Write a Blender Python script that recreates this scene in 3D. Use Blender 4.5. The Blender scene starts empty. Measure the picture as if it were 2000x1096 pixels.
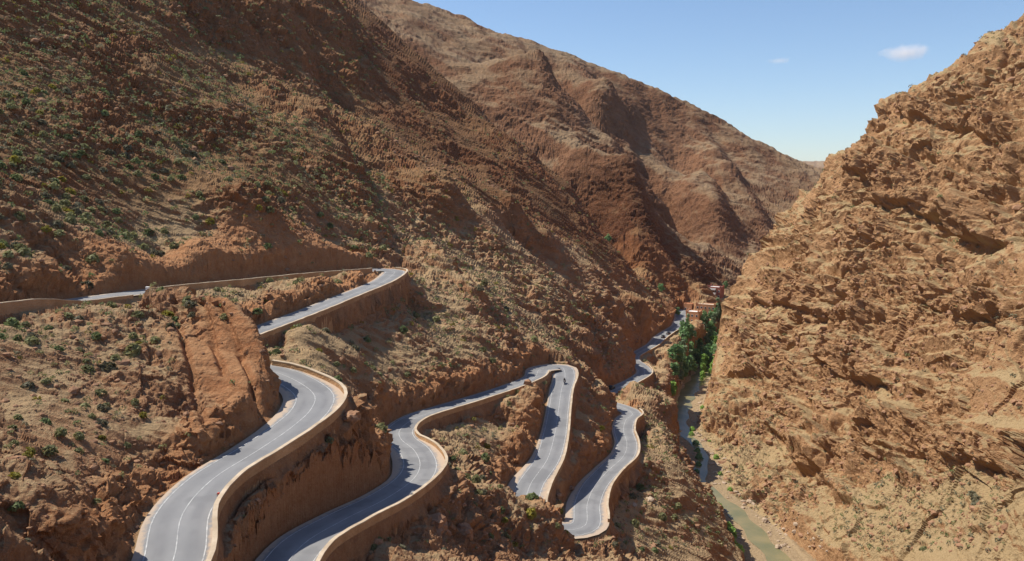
import bpy, bmesh, math, random
import numpy as np
from mathutils import Vector, Matrix

random.seed(7)
rng = np.random.default_rng(11)
S = bpy.context.scene
COL = S.collection

# ------------------------------------------------------------------ camera, sky, sun, exposure
F_PX, W_PX, H_PX, V_HOR = 1556.0, 2000.0, 1096.0, 350.0
PITCH = math.atan((H_PX / 2 - V_HOR) / F_PX)
cam_d = bpy.data.cameras.new('camera')
cam_d.sensor_width = 36.0
cam_d.lens = 36.0 * F_PX / W_PX
cam_d.clip_start = 0.5
cam_d.clip_end = 40000.0
cam = bpy.data.objects.new('camera', cam_d)
cam.rotation_euler = (math.pi / 2 - PITCH, 0, 0)
COL.objects.link(cam)
S.camera = cam

SUN_EL = math.radians(54.0)
SUN_AZ = math.atan2(-0.95, 0.31)          # from +Y towards +X: the sun stands to the left, a little ahead
world = bpy.data.worlds.new('World')
S.world = world
world.use_nodes = True
wn, wl = world.node_tree.nodes, world.node_tree.links
wn.clear()
sky = wn.new('ShaderNodeTexSky')
sky.sky_type = 'NISHITA'
sky.sun_disc = False
sky.sun_elevation = SUN_EL
sky.sun_rotation = SUN_AZ
sky.altitude = 1500.0
sky.air_density = 1.1
sky.dust_density = 1.0
sky.ozone_density = 4.5
bg = wn.new('ShaderNodeBackground')
bg.inputs['Strength'].default_value = 0.118
wo = wn.new('ShaderNodeOutputWorld')
wl.new(sky.outputs[0], bg.inputs['Color'])
wl.new(bg.outputs[0], wo.inputs['Surface'])
sun_d = bpy.data.lights.new('sun', 'SUN')
sun_d.energy = 5.0
sun_d.angle = math.radians(0.53)
sun_d.color = (1.0, 0.935, 0.83)
sun = bpy.data.objects.new('sun', sun_d)
COL.objects.link(sun)
SUN_DIR = Vector((math.cos(SUN_EL) * math.sin(SUN_AZ), math.cos(SUN_EL) * math.cos(SUN_AZ), math.sin(SUN_EL)))
sun.rotation_euler = SUN_DIR.to_track_quat('Z', 'Y').to_euler()
sun.location = SUN_DIR * 400
S.view_settings.view_transform = 'Standard'
S.view_settings.look = 'None'
S.view_settings.gamma = 1.0
S.view_settings.exposure = 0.31
S.view_settings.use_curve_mapping = False
S.cycles.volume_bounces = 4
S.cycles.max_bounces = 8

# ------------------------------------------------------------------ helpers
CP, SP = math.cos(PITCH), math.sin(PITCH)


def ray(u, v):
    t = (H_PX / 2 - v) / F_PX
    return ((u - W_PX / 2) / F_PX, CP + t * SP, -SP + t * CP)


def PZ(u, v, z):                       # survey point: direction and height
    d = ray(u, v)
    k = z / d[2]
    return (d[0] * k, d[1] * k, z)


def PY(u, v, y):                       # survey point: direction and distance
    d = ray(u, v)
    k = y / d[1]
    return (d[0] * k, y, d[2] * k)


def tag(o, label=None, cat=None, group=None, kind=None):
    if label: o['label'] = label
    if cat: o['category'] = cat
    if group: o['group'] = group
    if kind: o['kind'] = kind
    return o


def link(name, me, mat=None, parent=None, loc=None):
    o = bpy.data.objects.new(name, me)
    COL.objects.link(o)
    if me is not None and mat is not None:
        me.materials.clear()
        me.materials.append(mat)
    if parent is not None: o.parent = parent
    if loc is not None: o.location = loc
    return o


def empty(name, loc, rz=0.0):
    o = bpy.data.objects.new(name, None)
    o.location = loc
    o.rotation_euler = (0, 0, rz)
    o.empty_display_size = 0.5
    COL.objects.link(o)
    return o


def np_mesh(name, co, faces, smooth=False):
    """mesh from arrays: co (n,3), faces (m,3) or (m,4)"""
    me = bpy.data.meshes.new(name)
    co = np.asarray(co, np.float32)
    faces = np.asarray(faces, np.int32)
    k = faces.shape[1]
    me.vertices.add(len(co))
    me.vertices.foreach_set('co', co.ravel())
    me.loops.add(faces.size)
    me.loops.foreach_set('vertex_index', faces.ravel())
    me.polygons.add(len(faces))
    me.polygons.foreach_set('loop_start', np.arange(0, faces.size, k, dtype=np.int32))
    try:
        me.polygons.foreach_set('loop_total', np.full(len(faces), k, np.int32))
    except Exception:
        pass
    me.polygons.foreach_set('use_smooth', np.full(len(faces), bool(smooth)))
    me.update(calc_edges=True)
    return me


def set_attr(me, name, vals):
    a = me.attributes.new(name, 'FLOAT', 'POINT')
    a.data.foreach_set('value', np.asarray(vals, np.float32))


def bm_obj(name, bm, mat, parent=None, smooth=False, loc=None):
    me = bpy.data.meshes.new(name)
    bm.to_mesh(me)
    bm.free()
    for p in me.polygons: p.use_smooth = smooth
    return link(name, me, mat, parent, loc)


def bm_box(bm, x0, x1, y0, y1, z0, z1, rz=0.0, c=(0, 0)):
    vs = []
    cs, sn = math.cos(rz), math.sin(rz)
    for z in (z0, z1):
        for x, y in ((x0, y0), (x1, y0), (x1, y1), (x0, y1)):
            vs.append(bm.verts.new((c[0] + x * cs - y * sn, c[1] + x * sn + y * cs, z)))
    for f in ((3, 2, 1, 0), (4, 5, 6, 7), (0, 1, 5, 4), (1, 2, 6, 5), (2, 3, 7, 6), (3, 0, 4, 7)):
        bm.faces.new([vs[i] for i in f])


def bm_tube(bm, p0, p1, r0, r1, n=8, cap=True):
    p0, p1 = Vector(p0), Vector(p1)
    q = (p1 - p0).to_track_quat('Z', 'Y')
    a, b = [], []
    for i in range(n):
        t = 2 * math.pi * i / n
        d = q @ Vector((math.cos(t), math.sin(t), 0))
        a.append(bm.verts.new(p0 + d * r0))
        b.append(bm.verts.new(p1 + d * r1))
    for i in range(n):
        j = (i + 1) % n
        bm.faces.new((a[i], a[j], b[j], b[i]))
    if cap:
        bm.faces.new(a[::-1])
        bm.faces.new(b)


# --------------------------------------------------- noise in numpy
def _hash(ix, iy, iz, seed):
    h = (ix.astype(np.uint32) * np.uint32(374761393) + iy.astype(np.uint32) * np.uint32(668265263)
         + iz.astype(np.uint32) * np.uint32(2147483647) + np.uint32(seed * 974711 & 0xffffffff))
    h = (h ^ (h >> np.uint32(13))) * np.uint32(1274126177)
    h = (h ^ (h >> np.uint32(15))) * np.uint32(2246822519)
    return h ^ (h >> np.uint32(16))


_G = rng.normal(size=(256, 3))
_G = (_G / np.linalg.norm(_G, axis=1, keepdims=True)).astype(np.float32)


def perlin(x, y, z, seed=0):
    """gradient noise about -0.7..0.7"""
    x = np.asarray(x, np.float32); y = np.asarray(y, np.float32); z = np.asarray(z, np.float32)
    fx, fy, fz = np.floor(x), np.floor(y), np.floor(z)
    ix, iy, iz = fx.astype(np.int32), fy.astype(np.int32), fz.astype(np.int32)
    x = x - fx; y = y - fy; z = z - fz
    u = x * x * x * (x * (x * 6 - 15) + 10)
    v = y * y * y * (y * (y * 6 - 15) + 10)
    w = z * z * z * (z * (z * 6 - 15) + 10)
    out = None
    for dx in (0, 1):
        wx = u if dx else 1 - u
        for dy in (0, 1):
            wy = wx * (v if dy else 1 - v)
            for dz in (0, 1):
                g = _G[_hash(ix + dx, iy + dy, iz + dz, seed) & np.uint32(255)]
                c = (g[:, 0] * (x - dx) + g[:, 1] * (y - dy) + g[:, 2] * (z - dz)) * (wy * (w if dz else 1 - w))
                out = c if out is None else out + c
    return out


def sstep(a, b, x):
    t = np.clip((x - a) / (b - a), 0, 1)
    return t * t * (3 - 2 * t)


# ------------------------------------------------------------------ the road as surveyed: x, y, z, width, height of the ground at left / right edge
ROAD = [
    (-93.6, 48, -17.4, 7, 6, -3), (-88.8, 86.4, -18.7, 7, 6, -3), (-84.2, 120, -20.4, 7, 6, -3), (-80.4, 146.4, -22.3, 7, 7, -2),
    (-76.2, 168, -23.5, 7, 9, -2), (-68.4, 192, -25, 7, 10, -2.2), (-58.2, 213.6, -26, 7, 9, -3), (-46.8, 231.6, -26.9, 7, 7, -3),
    (-40.8, 239.4, -27.2, 7, 4, -1), (-35.8, 238.8, -27.5, 7, -3, -0.5), (-34.8, 230.4, -27.7, 7, -5, 1.5), (-36, 216, -28.2, 6.5, -6, 3),
    (-40.8, 195.6, -28.9, 6.5, -6, 4), (-46.3, 176.4, -29.9, 6.5, -5, 4), (-51.6, 159.6, -30.7, 6.5, -3, 4), (-54.5, 148.5, -31.1, 6.2, -1, 6),
    (-52, 138.5, -31.3, 6, -1, 7), (-45.5, 132, -31.4, 6, -1.5, 7), (-37.5, 127, -31.6, 6.6, -2, 4.5), (-30.5, 118.6, -32.3, 8.4, -2.4, 4.5),
    (-29, 111.9, -32.9, 8.4, -2.4, 4.5), (-29.8, 103.5, -33.2, 7.4, -2.4, 4.5), (-31.9, 95.9, -33.7, 6.8, -2.4, 4.5), (-34.4, 87.9, -34.2, 6.4, -2.4, 4.5),
    (-34.6, 79.9, -34.9, 6.5, -2.4, 4.5), (-32.3, 71.9, -36.1, 7, -4, 4.5), (-31.8, 64, -37.4, 7.6, -1, 4.5), (-29.5, 59.5, -38.8, 8, 0, 5),
    (-25.2, 61.5, -40, 7.5, 1, 2), (-24, 69, -41.2, 7.2, 3, -4), (-24.8, 79, -42, 7, 4, -4), (-24.4, 88.3, -42.3, 6.8, 6, -3),
    (-21.6, 97.9, -43.5, 6.8, 7, -3), (-18, 108.4, -45.1, 6.8, 8, -3), (-15.6, 119.7, -46.7, 7, 8, -3), (-15.6, 130.2, -48.1, 8.6, 7, -3),
    (-18, 141.3, -49.4, 8.2, 5, -3), (-21.8, 151, -50.5, 6.6, 6, -3), (-23, 159.4, -51.2, 6.2, 6, -3), (-21.2, 171, -52.4, 6, 5, -3),
    (-15.6, 181.5, -53.3, 6, 5, -3), (-8, 194.5, -54.4, 6, 5, -3), (1, 211, -55.7, 6, 5, -3), (6.5, 224, -56.6, 6, 5, -2),
    (8.6, 236, -57.1, 7.2, 4, -0.5), (15.2, 240.8, -57.7, 8, -1, 0), (15.8, 231.5, -58.3, 7, -4, 2), (14, 220, -59.3, 6.2, -5, 4),
    (12.4, 206, -60.8, 6, -5, 6), (10.6, 191, -62.6, 6.4, -5, 6), (8.2, 178, -64.4, 7.2, -5, 6), (4, 166.5, -66, 8.8, -4, 4),
    (3, 158, -67.2, 8, -1, 2.5), (5.4, 152.6, -68.2, 7.5, 1, 1.5), (9.6, 151, -69.2, 7.5, 1, 1), (14.9, 154.8, -70, 8.4, 5, -4),
    (16.6, 168, -71, 8.4, 6, -5), (19.6, 181, -72.1, 7.6, 7, -6), (24.5, 194.5, -73.3, 7, 7, -6), (30.2, 208, -74.4, 7.2, 7, -2),
    (33, 221, -75.3, 6.4, 6, -2), (34, 235, -76.1, 6.4, 5, -4), (36.5, 248, -76.8, 6.6, 4, -6), (40, 257, -77.3, 6.6, 1, -5),
    (38, 266, -77.9, 6, 1, 0), (33.5, 276, -78.7, 6, 3, -1), (34.5, 289, -79.6, 6, 4, -1.5), (40.5, 300, -80.2, 6, 4, -2),
    (48.8, 314, -80.9, 6, 5, -2), (56, 330, -81.7, 6.4, 5, -2), (57.6, 345, -82.4, 6.4, 4, -2), (56, 359, -83, 6, 4, -1),
    (57.8, 371, -83.4, 6, 4, -2), (64, 384, -83.7, 6, 5, -2), (72, 400, -84, 6.2, 5, -2), (79, 419, -84.3, 7, 4, -2),
    (87, 437, -84.5, 7, 4, -2), (96, 456, -84.7, 7, 4, -2), (102.5, 478, -85, 7.5, 3, -1.5), (107.5, 500, -85.3, 7, 3, -2),
    (113.5, 520, -85.6, 7, 3, -2),
]








RIVER = [  # x, y, z, half width of the flat bed
    (76, 120, -107.5, 9), (75, 180, -106.6, 9), (73.5, 211, -106.0, 9), (71.5, 232, -105.6, 8), (68, 246, -105.4, 7.5), (65.5, 258, -105.2, 7.5), (66.5, 272, -105.0, 7.5),
    (70.5, 287, -104.7, 6.5), (71, 303, -104.3, 5.5), (71.5, 320, -104.0, 4.5), (76.5, 341, -103.7, 5), (84.5, 366, -103.4, 6), (95, 399, -103.0, 7), (111, 440, -102.3, 7), (129, 476, -101.5, 7),
    (150, 510, -100.8, 8), (180, 550, -100, 12), (225, 600, -99, 12), (280, 660, -98, 12),
]


def catmull(P, step):
    P = np.asarray(P, float)
    out, idx = [], []
    n = len(P)
    for i in range(n - 1):
        p0, p1, p2, p3 = P[max(i - 1, 0)], P[i], P[i + 1], P[min(i + 2, n - 1)]
        m = max(2, int(np.hypot(*(p2 - p1)[:2]) / step))
        for k in range(m):
            t = k / m
            out.append(0.5 * (2 * p1 + (p2 - p0) * t + (2 * p0 - 5 * p1 + 4 * p2 - p3) * t * t + (3 * p1 - p0 - 3 * p2 + p3) * t ** 3))
            idx.append(i + t)
    out.append(P[-1]); idx.append(n - 1)
    return np.array(out), np.array(idx)


RD, RD_I = catmull(ROAD, 1.6)
RV, RV_I = catmull(RIVER, 4.0)


def tangents(C):
    t = np.gradient(C[:, :2], axis=0)
    return t / np.linalg.norm(t, axis=1, keepdims=True)


RD_T = tangents(RD)
RD_N = np.stack([-RD_T[:, 1], RD_T[:, 0]], 1)       # to the left of travel

# ------------------------------------------------------------------ the lie of the land: surveyed points (direction + distance)
PTS = [
    # left foreground rib and slopes
    (300, 610, 132), (150, 615, 124), (0, 645, 108), (200, 700, 113), (350, 690, 116), (450, 690, 117),
    (490, 780, 108), (540, 770, 113), (400, 830, 104), (300, 850, 94), (330, 920, 90.5), (100, 800, 90), (200, 900, 83), (250, 970, 80), (100, 950, 70), (0, 900, 72), (0, 1050, 53), (150, 1040, 66),
    (200, 1080, 67.5), (230, 1010, 76), (0, 780, 90), (420, 770, 110), (-150, 800, 78), (-200, 1000, 47), (0, 1180, 45), (150, 1180, 55), (-150, 640, 98),
    # bank between first bend and second run
    (705, 795, 119), (745, 850, 123), (650, 900, 106), (655, 850, 108.5), (560, 930, 96.5), (600, 985, 98), (500, 980, 90.5), (500, 1040, 88), (440, 1060, 80), (700, 880, 113.5), (690, 780, 117),
    # slope under the upper legs
    (580, 650, 160), (560, 690, 140), (700, 700, 165), (620, 690, 142), (700, 650, 188), (800, 700, 190), (850, 740, 187), (750, 770, 162), (900, 745, 195), (950, 700, 212), (1000, 690, 230), (1010, 725, 231),
    (900, 640, 225), (800, 610, 228), (800, 570, 245), (690, 760, 140), (740, 810, 155), (835, 560, 255), (880, 680, 208),
    # centre slope above the third hairpin
    (1100, 690, 262), (1050, 660, 266), (1000, 600, 270), (1150, 650, 300), (1200, 640, 335), (1250, 655, 380), (1285, 635, 410), (1205, 690, 300), (1160, 740, 276), (1195, 775, 262), (1230, 695, 335),
    (1150, 800, 240), (1150, 870, 205), (1190, 800, 248), (1140, 720, 262), (1180, 850, 222), (1120, 930, 180), (1215, 740, 284),
    (900, 560, 275), (1000, 520, 325), (1100, 560, 335), (1200, 600, 375), (1250, 600, 405), (1295, 615, 428), (800, 480, 290), (720, 440, 272), (900, 470, 325), (1000, 470, 368),
    (1050, 490, 372), (1080, 510, 378), (980, 560, 300), (790, 535, 258),
    # bank between the second and third run (under the wall)
    (1040, 790, 215), (980, 830, 190), (1000, 900, 176), (920, 850, 175), (920, 900, 158), (1045, 860, 188), (860, 850, 168), (960, 940, 160), (890, 890, 150),
    # dark face and its edge
    (1000, 300, 480), (1100, 450, 440), (900, 330, 425), (800, 300, 380), (900, 400, 345), (930, 395, 352), (1000, 400, 372), (1200, 540, 440), (960, 420, 345), (870, 390, 335),
    (700, 350, 320), (720, 250, 375), (750, 400, 305), (640, 480, 252), (650, 200, 410), (700, 100, 480), (600, 0, 460), (560, 20, 445), (560, 150, 385), (820, 200, 485), (900, 240, 500),
    # upper left slope
    (470, 380, 221), (400, 450, 211), (300, 500, 192), (100, 525, 158), (150, 555, 157), (0, 560, 134), (0, 520, 141), (200, 450, 182), (0, 400, 160), (600, 450, 238), (690, 512, 254), (620, 470, 243),
    (200, 300, 216), (0, 200, 206), (0, 0, 254), (200, 0, 300), (200, 150, 254), (400, 300, 258), (400, 150, 310), (500, 350, 252), (550, 250, 306), (600, 400, 258), (620, 300, 318),
    (400, 0, 372), (300, 80, 300), (430, 80, 366), (440, 110, 360), (500, 100, 380), (-300, 200, 198), (-300, -200, 320), (0, -200, 320), (300, -200, 400), (-400, 600, 103), (520, -100, 470), (-500, 0, 220),
    (-700, 400, 105), (-900, 700, 58), (750, 470, 275), (560, 330, 278),
    # second spur and the faces behind
    (1000, 200, 690), (1036, 150, 730), (1036, 250, 660), (900, 110, 800), (850, 60, 850), (1100, 300, 630), (1180, 370, 590), (1140, 320, 610), (1215, 420, 580), (1225, 372, 590), (1240, 480, 545), (1260, 540, 520), (1300, 590, 490),
    (1330, 600, 490), (1180, 180, 880), (1174, 219, 800), (1240, 330, 765), (1250, 290, 800), (1330, 400, 720), (1300, 420, 640), (1380, 480, 610), (1400, 540, 570), (1440, 520, 600), (1420, 570, 545), (1370, 560, 530),
    (1360, 330, 840), (1400, 380, 760), (1440, 440, 700), (1390, 420, 690), (1470, 400, 800), (1520, 400, 820), (1500, 440, 740), (1550, 390, 850), (1340, 520, 560), (1320, 470, 600), (1480, 350, 860),
    # far skyline
    (690, -45, 1020), (780, -6, 1000), (900, 36, 1000), (1000, 78, 980), (1100, 106, 960), (1170, 135, 980), (1230, 159, 980), (1290, 182, 980), (1360, 223, 965), (1430, 264, 950), (1500, 297, 950), (1600, 342, 920), (1640, 350, 930),
    # right hill, face
    (2000, 300, 240), (2000, 600, 193), (2000, 900, 162), (2000, 1090, 142), (1800, 1090, 168), (1650, 1090, 192), (1545, 1080, 208), (1800, 900, 203), (1650, 900, 237), (1500, 950, 258), (1435, 915, 283),
    (1800, 700, 238), (1650, 700, 275), (1500, 750, 325), (1420, 800, 325), (1800, 500, 275), (1650, 500, 318), (1550, 500, 375), (1480, 600, 380), (1800, 300, 312), (1720, 350, 335), (1850, 200, 322), (1950, 150, 300),
    (1900, 400, 268), (1900, 980, 170), (1730, 960, 200), (2150, 700, 150), (2200, 1000, 118), (2200, 300, 200), (2300, 0, 250), (1400, 870, 300), (1550, 650, 330), (1550, 850, 285), (1700, 800, 245), (1900, 800, 190),
    # shelf right of the fourth run and cliff edge over the river
    (1215, 985, 184), (1280, 1000, 190), (1300, 1060, 180), (1390, 1090, 186), (1335, 940, 212), (1325, 900, 225), (1310, 850, 252), (1290, 830, 245), (1320, 800, 285), (1300, 770, 300), (1320, 750, 330), (1280, 790, 275),
    (1300, 715, 345), (1325, 690, 385), (1260, 930, 205), (1290, 900, 220), (1290, 680, 395), (1330, 650, 440),
    # ridge in the middle foreground
    (880, 935, 131), (930, 930, 141), (985, 962, 146), (1035, 985, 147), (1075, 1010, 147.5), (1126, 1060, 145.5), (1180, 1046, 151), (1250, 1060, 166), (1100, 1090, 138), (1000, 1090, 127), (900, 1090, 112), (850, 960, 120), (865, 945, 124), (800, 1000, 110.5),
    (760, 1050, 103), (700, 1092, 95.5), (1240, 1090, 158),
]
RIDGE_NEAR = [(1290, 612, 445), (1200, 490, 472), (1110, 370, 500), (1020, 290, 520), (930, 210, 540), (830, 120, 560), (750, 50, 572), (680, 0, 580), (600, -80, 590)]
RIDGE_2 = [(1062, 128, 745), (1117, 188, 715), (1161, 245, 700), (1213, 306, 680), (1267, 388, 650), (1290, 440, 610)]
RIDGE_3 = [(1235, 217, 840), (1300, 330, 800), (1330, 372, 770)]
RIDGE_RIGHT = [(2000, 38, 308), (1900, 107, 322), (1830, 162, 335), (1790, 187, 345), (1722, 208, 362), (1702, 262, 366), (1640, 300, 400), (1600, 355, 412), (1560, 387, 420), (1500, 468, 426), (1496, 512, 426), (1440, 562, 420),
               (1415, 612, 410), (1380, 700, 386), (1368, 745, 366), (1352, 790, 346), (1345, 838, 324), (2200, -60, 280), (2500, -180, 240)]

ctl = [PY(*q) for q in PTS]
for R_L, drops in ((RIDGE_NEAR, ((8, 26, 24), (18, 70, 52))), (RIDGE_2 + RIDGE_3, ((10, 26, 30), (22, 60, 56))), (RIDGE_RIGHT, ((14, 45, 22),))):
    for q in R_L:
        x, y, z = PY(*q)
        ctl.append((x, y, z))
        k = min(1.0, max(0.0, (z + 92) / 90))             # the back of a ridge falls away less near the valley floor
        ctl += [(x + dx, y + dy, z - k * dz) for dx, dy, dz in drops if k > 0.25]
for u, v, y0 in ((690, -40, 1020), (900, 42, 1000), (1100, 118, 960), (1290, 195, 980), (1430, 270, 950), (1600, 342, 920)):
    x, y, z = PY(u, v, y0)
    ctl.append((x * 1.35, y * 1.35, z * 0.95 - 30))
    ctl.append((x * 2.2, y * 2.2, z * 0.5 - 40))
ctl += [(108, 468, -86.2), (114, 473, -87), (96, 436, -90), (92, 415, -91), (104, 452, -89.5), (86, 395, -94), (121, 500, -86.5), (128, 503, -88), (138, 545, -81), (131, 547, -79), (145, 548, -82), (420, 620, -10), (400, 450, 70), (500, 800, 0), (700, 1300, -20), (900, 700, 60), (330, 200, 120), (260, 120, 60), (600, 300, 150), (-600, 600, 280), (-500, 200, 190), (-900, 1200, 300), (-300, 60, 90),
        (0, 2.5, -1.8), (-8, 4, -2.5), (8, 4, -2.6), (0, 8, -7), (-20, 15, -13), (20, 20, -22), (0, 30, -24), (0, 60, -42), (-15, 45, -34), (40, 60, -70), (30, 100, -72), (70, 60, -95), (110, 60, -60), (150, 40, -20), (90, 100, -92),
        (-40, 30, -19), (-60, 10, -8), (0, 95, -53), (-14, 75, -46), (20, 120, -66), (50, 150, -90), (56, 190, -101)]
# ground beside the road
rt = tangents(np.array(ROAD, float))
for i, (x, y, z, w, hl, hr) in enumerate(ROAD):
    n = (-rt[i][1], rt[i][0])
    for s, h in ((1, hl), (-1, hr)):
        off = w / 2 + (1.1 if h < 0 else 1.2 + 0.42 * h)
        ctl.append((x + s * n[0] * off, y + s * n[1] * off, z + h))
for x, y, z, w in RIVER:
    ctl.append((x, y, z))
# thin near-duplicates
ctl = np.array(ctl)
keep = []
for i in range(len(ctl)):
    if all(np.hypot(*(ctl[i, :2] - ctl[j, :2])) > 1.6 for j in keep): keep.append(i)
ctl = ctl[keep]


# spines of rock that stand out of the slopes: crest line, height, reach on the far (shaded) side, reach on the near side
RIBS = [
    ([(430, 60, 369), (470, 130, 359), (560, 200, 356), (640, 290, 331), (690, 380, 295), (730, 450, 273)], 14, 11, 26),
    ([(545, 20, 442), (570, 100, 414), (600, 160, 400)], 17, 12, 28),
    ([(720, 440, 272), (800, 480, 290), (860, 540, 276), (960, 640, 239), (1005, 700, 227)], 9.5, 8, 20),
    ([(1045, 485, 372), (1090, 500, 387), (1130, 560, 372)], 12, 8, 16),
    ([(895, 530, 292), (960, 600, 260), (1000, 670, 239)], 5, 5, 14),
    ([(920, 460, 330), (1000, 520, 326), (1080, 570, 325), (1180, 640, 330)], 8.5, 7, 18),
    ([(300, 90, 296), (360, 190, 280), (470, 270, 280), (560, 340, 274), (620, 420, 259)], 9, 9, 22),
    ([(820, 330, 355), (900, 420, 334), (1000, 500, 332)], 10, 9, 20),
    ([(985, 85, 965), (1030, 125, 840), (1045, 180, 745), (1070, 260, 670), (1110, 315, 622)], 20, 22, 62),
    ([(1090, 290, 640), (1135, 332, 612), (1230, 378, 588), (1258, 450, 560), (1295, 540, 528)], 21, 19, 50),
    ([(1130, 125, 960), (1172, 175, 870), (1190, 235, 800), (1240, 325, 740), (1300, 400, 670), (1325, 480, 610)], 23, 24, 66),
    ([(1240, 172, 970), (1290, 232, 900), (1340, 312, 820), (1385, 390, 720), (1420, 480, 640)], 24, 25, 66),
    ([(1340, 225, 965), (1400, 292, 890), (1450, 380, 790), (1490, 450, 700)], 22, 25, 64),
]
SLAB_CRACKS = [[(338, 582, 133.6), (350, 640, 125.2), (368, 700, 115.6), (380, 770, 110.0), (400, 840, 95.6)], [(418, 585, 126.5), (445, 640, 121.4), (472, 700, 116.5), (495, 760, 110.1), (515, 820, 106.7)], [(385, 580, 130.0), (410, 650, 122.1), (435, 730, 113.2)]]
CREST = [PY(*q) for q in ((285, 573, 137), (330, 571, 135.5), (375, 570, 132.5), (428, 570, 127.5), (455, 592, 124.5), (480, 622, 121.5), (500, 655, 119), (516, 690, 117), (533, 725, 115.5), (548, 755, 114), (560, 790, 111))]


class RBF:
    def __init__(s, P, soft=1.5):
        s.P = P[:, :2]
        s.soft = soft
        n = len(P)
        D = np.sqrt(((s.P[:, None] - s.P[None]) ** 2).sum(2) + soft * soft)
        A = np.zeros((n + 3, n + 3))
        A[:n, :n] = -D + np.diag(np.full(n, -0.15))
        A[:n, n:] = np.c_[np.ones(n), s.P / 100]
        A[n:, :n] = A[:n, n:].T
        s.c = np.linalg.solve(A, np.r_[P[:, 2], 0, 0, 0])

    def __call__(s, x, y):
        out = np.empty(len(x), np.float32)
        Px = s.P[:, 0].astype(np.float32); Py = s.P[:, 1].astype(np.float32)
        c = s.c.astype(np.float32)
        for i in range(0, len(x), 20000):
            X = x[i:i + 20000].astype(np.float32); Y = y[i:i + 20000].astype(np.float32)
            D = np.sqrt((X[:, None] - Px) ** 2 + (Y[:, None] - Py) ** 2 + np.float32(s.soft ** 2))
            out[i:i + 20000] = -(D @ c[:-3]) + c[-3] + c[-2] * X / 100 + c[-1] * Y / 100
        return out


base_rbf = RBF(ctl)

# base heights on a polar table
us = np.concatenate([np.linspace(-5200, -180, 46)[:-1], np.arange(-180, 2181, 1.9), np.linspace(2180, 7200, 46)[1:]])
TH = np.arctan((us - 1000) / F_PX)                    # azimuths of the columns
NC = len(TH)
Rt = np.concatenate([np.geomspace(2.5, 30, 50)[:-1], np.geomspace(30, 720, 640)[:-1], np.geomspace(720, 9000, 130)])
tc = np.unique(np.r_[np.arange(0, NC, 4), NC - 1])
tt, rr = np.meshgrid(TH[tc], Rt, indexing='ij')
tab = base_rbf((rr * np.sin(tt)).ravel(), (rr * np.cos(tt)).ravel()).reshape(tt.shape)
far = sstep(1500, 3500, rr)
plateau = -60 + 178 * sstep(4300, 5600, rr + 500 * perlin((rr * np.sin(tt)).ravel() / 900, (rr * np.cos(tt)).ravel() / 900, np.zeros(tt.size), 5).reshape(tt.shape)) + 14 * perlin((rr * np.sin(tt)).ravel() / 1900, (rr * np.cos(tt)).ravel() / 1900, np.zeros(tt.size), 55).reshape(tt.shape)
tab = tab * (1 - far) + far * plateau


def base_at(th, r):
    """bilinear in the polar table (arrays of the same shape)"""
    ci = np.interp(th, TH[tc], np.arange(len(tc)))
    ri = np.interp(r, Rt, np.arange(len(Rt)))
    c0 = np.clip(ci.astype(int), 0, len(tc) - 2); r0 = np.clip(ri.astype(int), 0, len(Rt) - 2)
    a = (ci - c0).astype(np.float32); b = (ri - r0).astype(np.float32)
    return (tab[c0, r0] * (1 - a) * (1 - b) + tab[c0 + 1, r0] * a * (1 - b) + tab[c0, r0 + 1] * (1 - a) * b + tab[c0 + 1, r0 + 1] * a * b).astype(np.float32)


def strip_query(x, y, C, half, reach):
    """nearest point of a polyline: signed gap to the strip's edge, side, fractional index"""
    n = len(x)
    gap = np.full(n, 1e3, np.float32); side = np.zeros(n, np.float32); ind = np.zeros(n, np.float32)
    order = np.argsort(y, kind='stable')
    ys = y[order]
    for i in range(len(C) - 1):
        ax, ay = C[i, 0], C[i, 1]; bx, by = C[i + 1, 0], C[i + 1, 1]
        m = reach + max(half[i], half[i + 1])
        lo, hi = np.searchsorted(ys, [min(ay, by) - m, max(ay, by) + m])
        q = order[lo:hi]
        xq = x[q]
        q = q[(xq > min(ax, bx) - m) & (xq < max(ax, bx) + m)]
        if not len(q): continue
        dx, dy = bx - ax, by - ay
        L2 = dx * dx + dy * dy
        t = np.clip(((x[q] - ax) * dx + (y[q] - ay) * dy) / L2, 0, 1)
        ex = x[q] - ax - t * dx; ey = y[q] - ay - t * dy
        d = np.sqrt(ex * ex + ey * ey)
        g = d - (half[i] * (1 - t) + half[i + 1] * t)
        better = g < gap[q]
        qq = q[better]
        gap[qq] = g[better]
        side[qq] = np.sign(dx * ey - dy * ex)[better]
        ind[qq] = (i + t)[better]
    return gap, side, ind


def lerp_idx(A, ind):
    i = np.clip(ind.astype(int), 0, len(A) - 2)
    f = ind - i
    return A[i] * (1 - f) + A[i + 1] * f


REACH = 16.0


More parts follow.
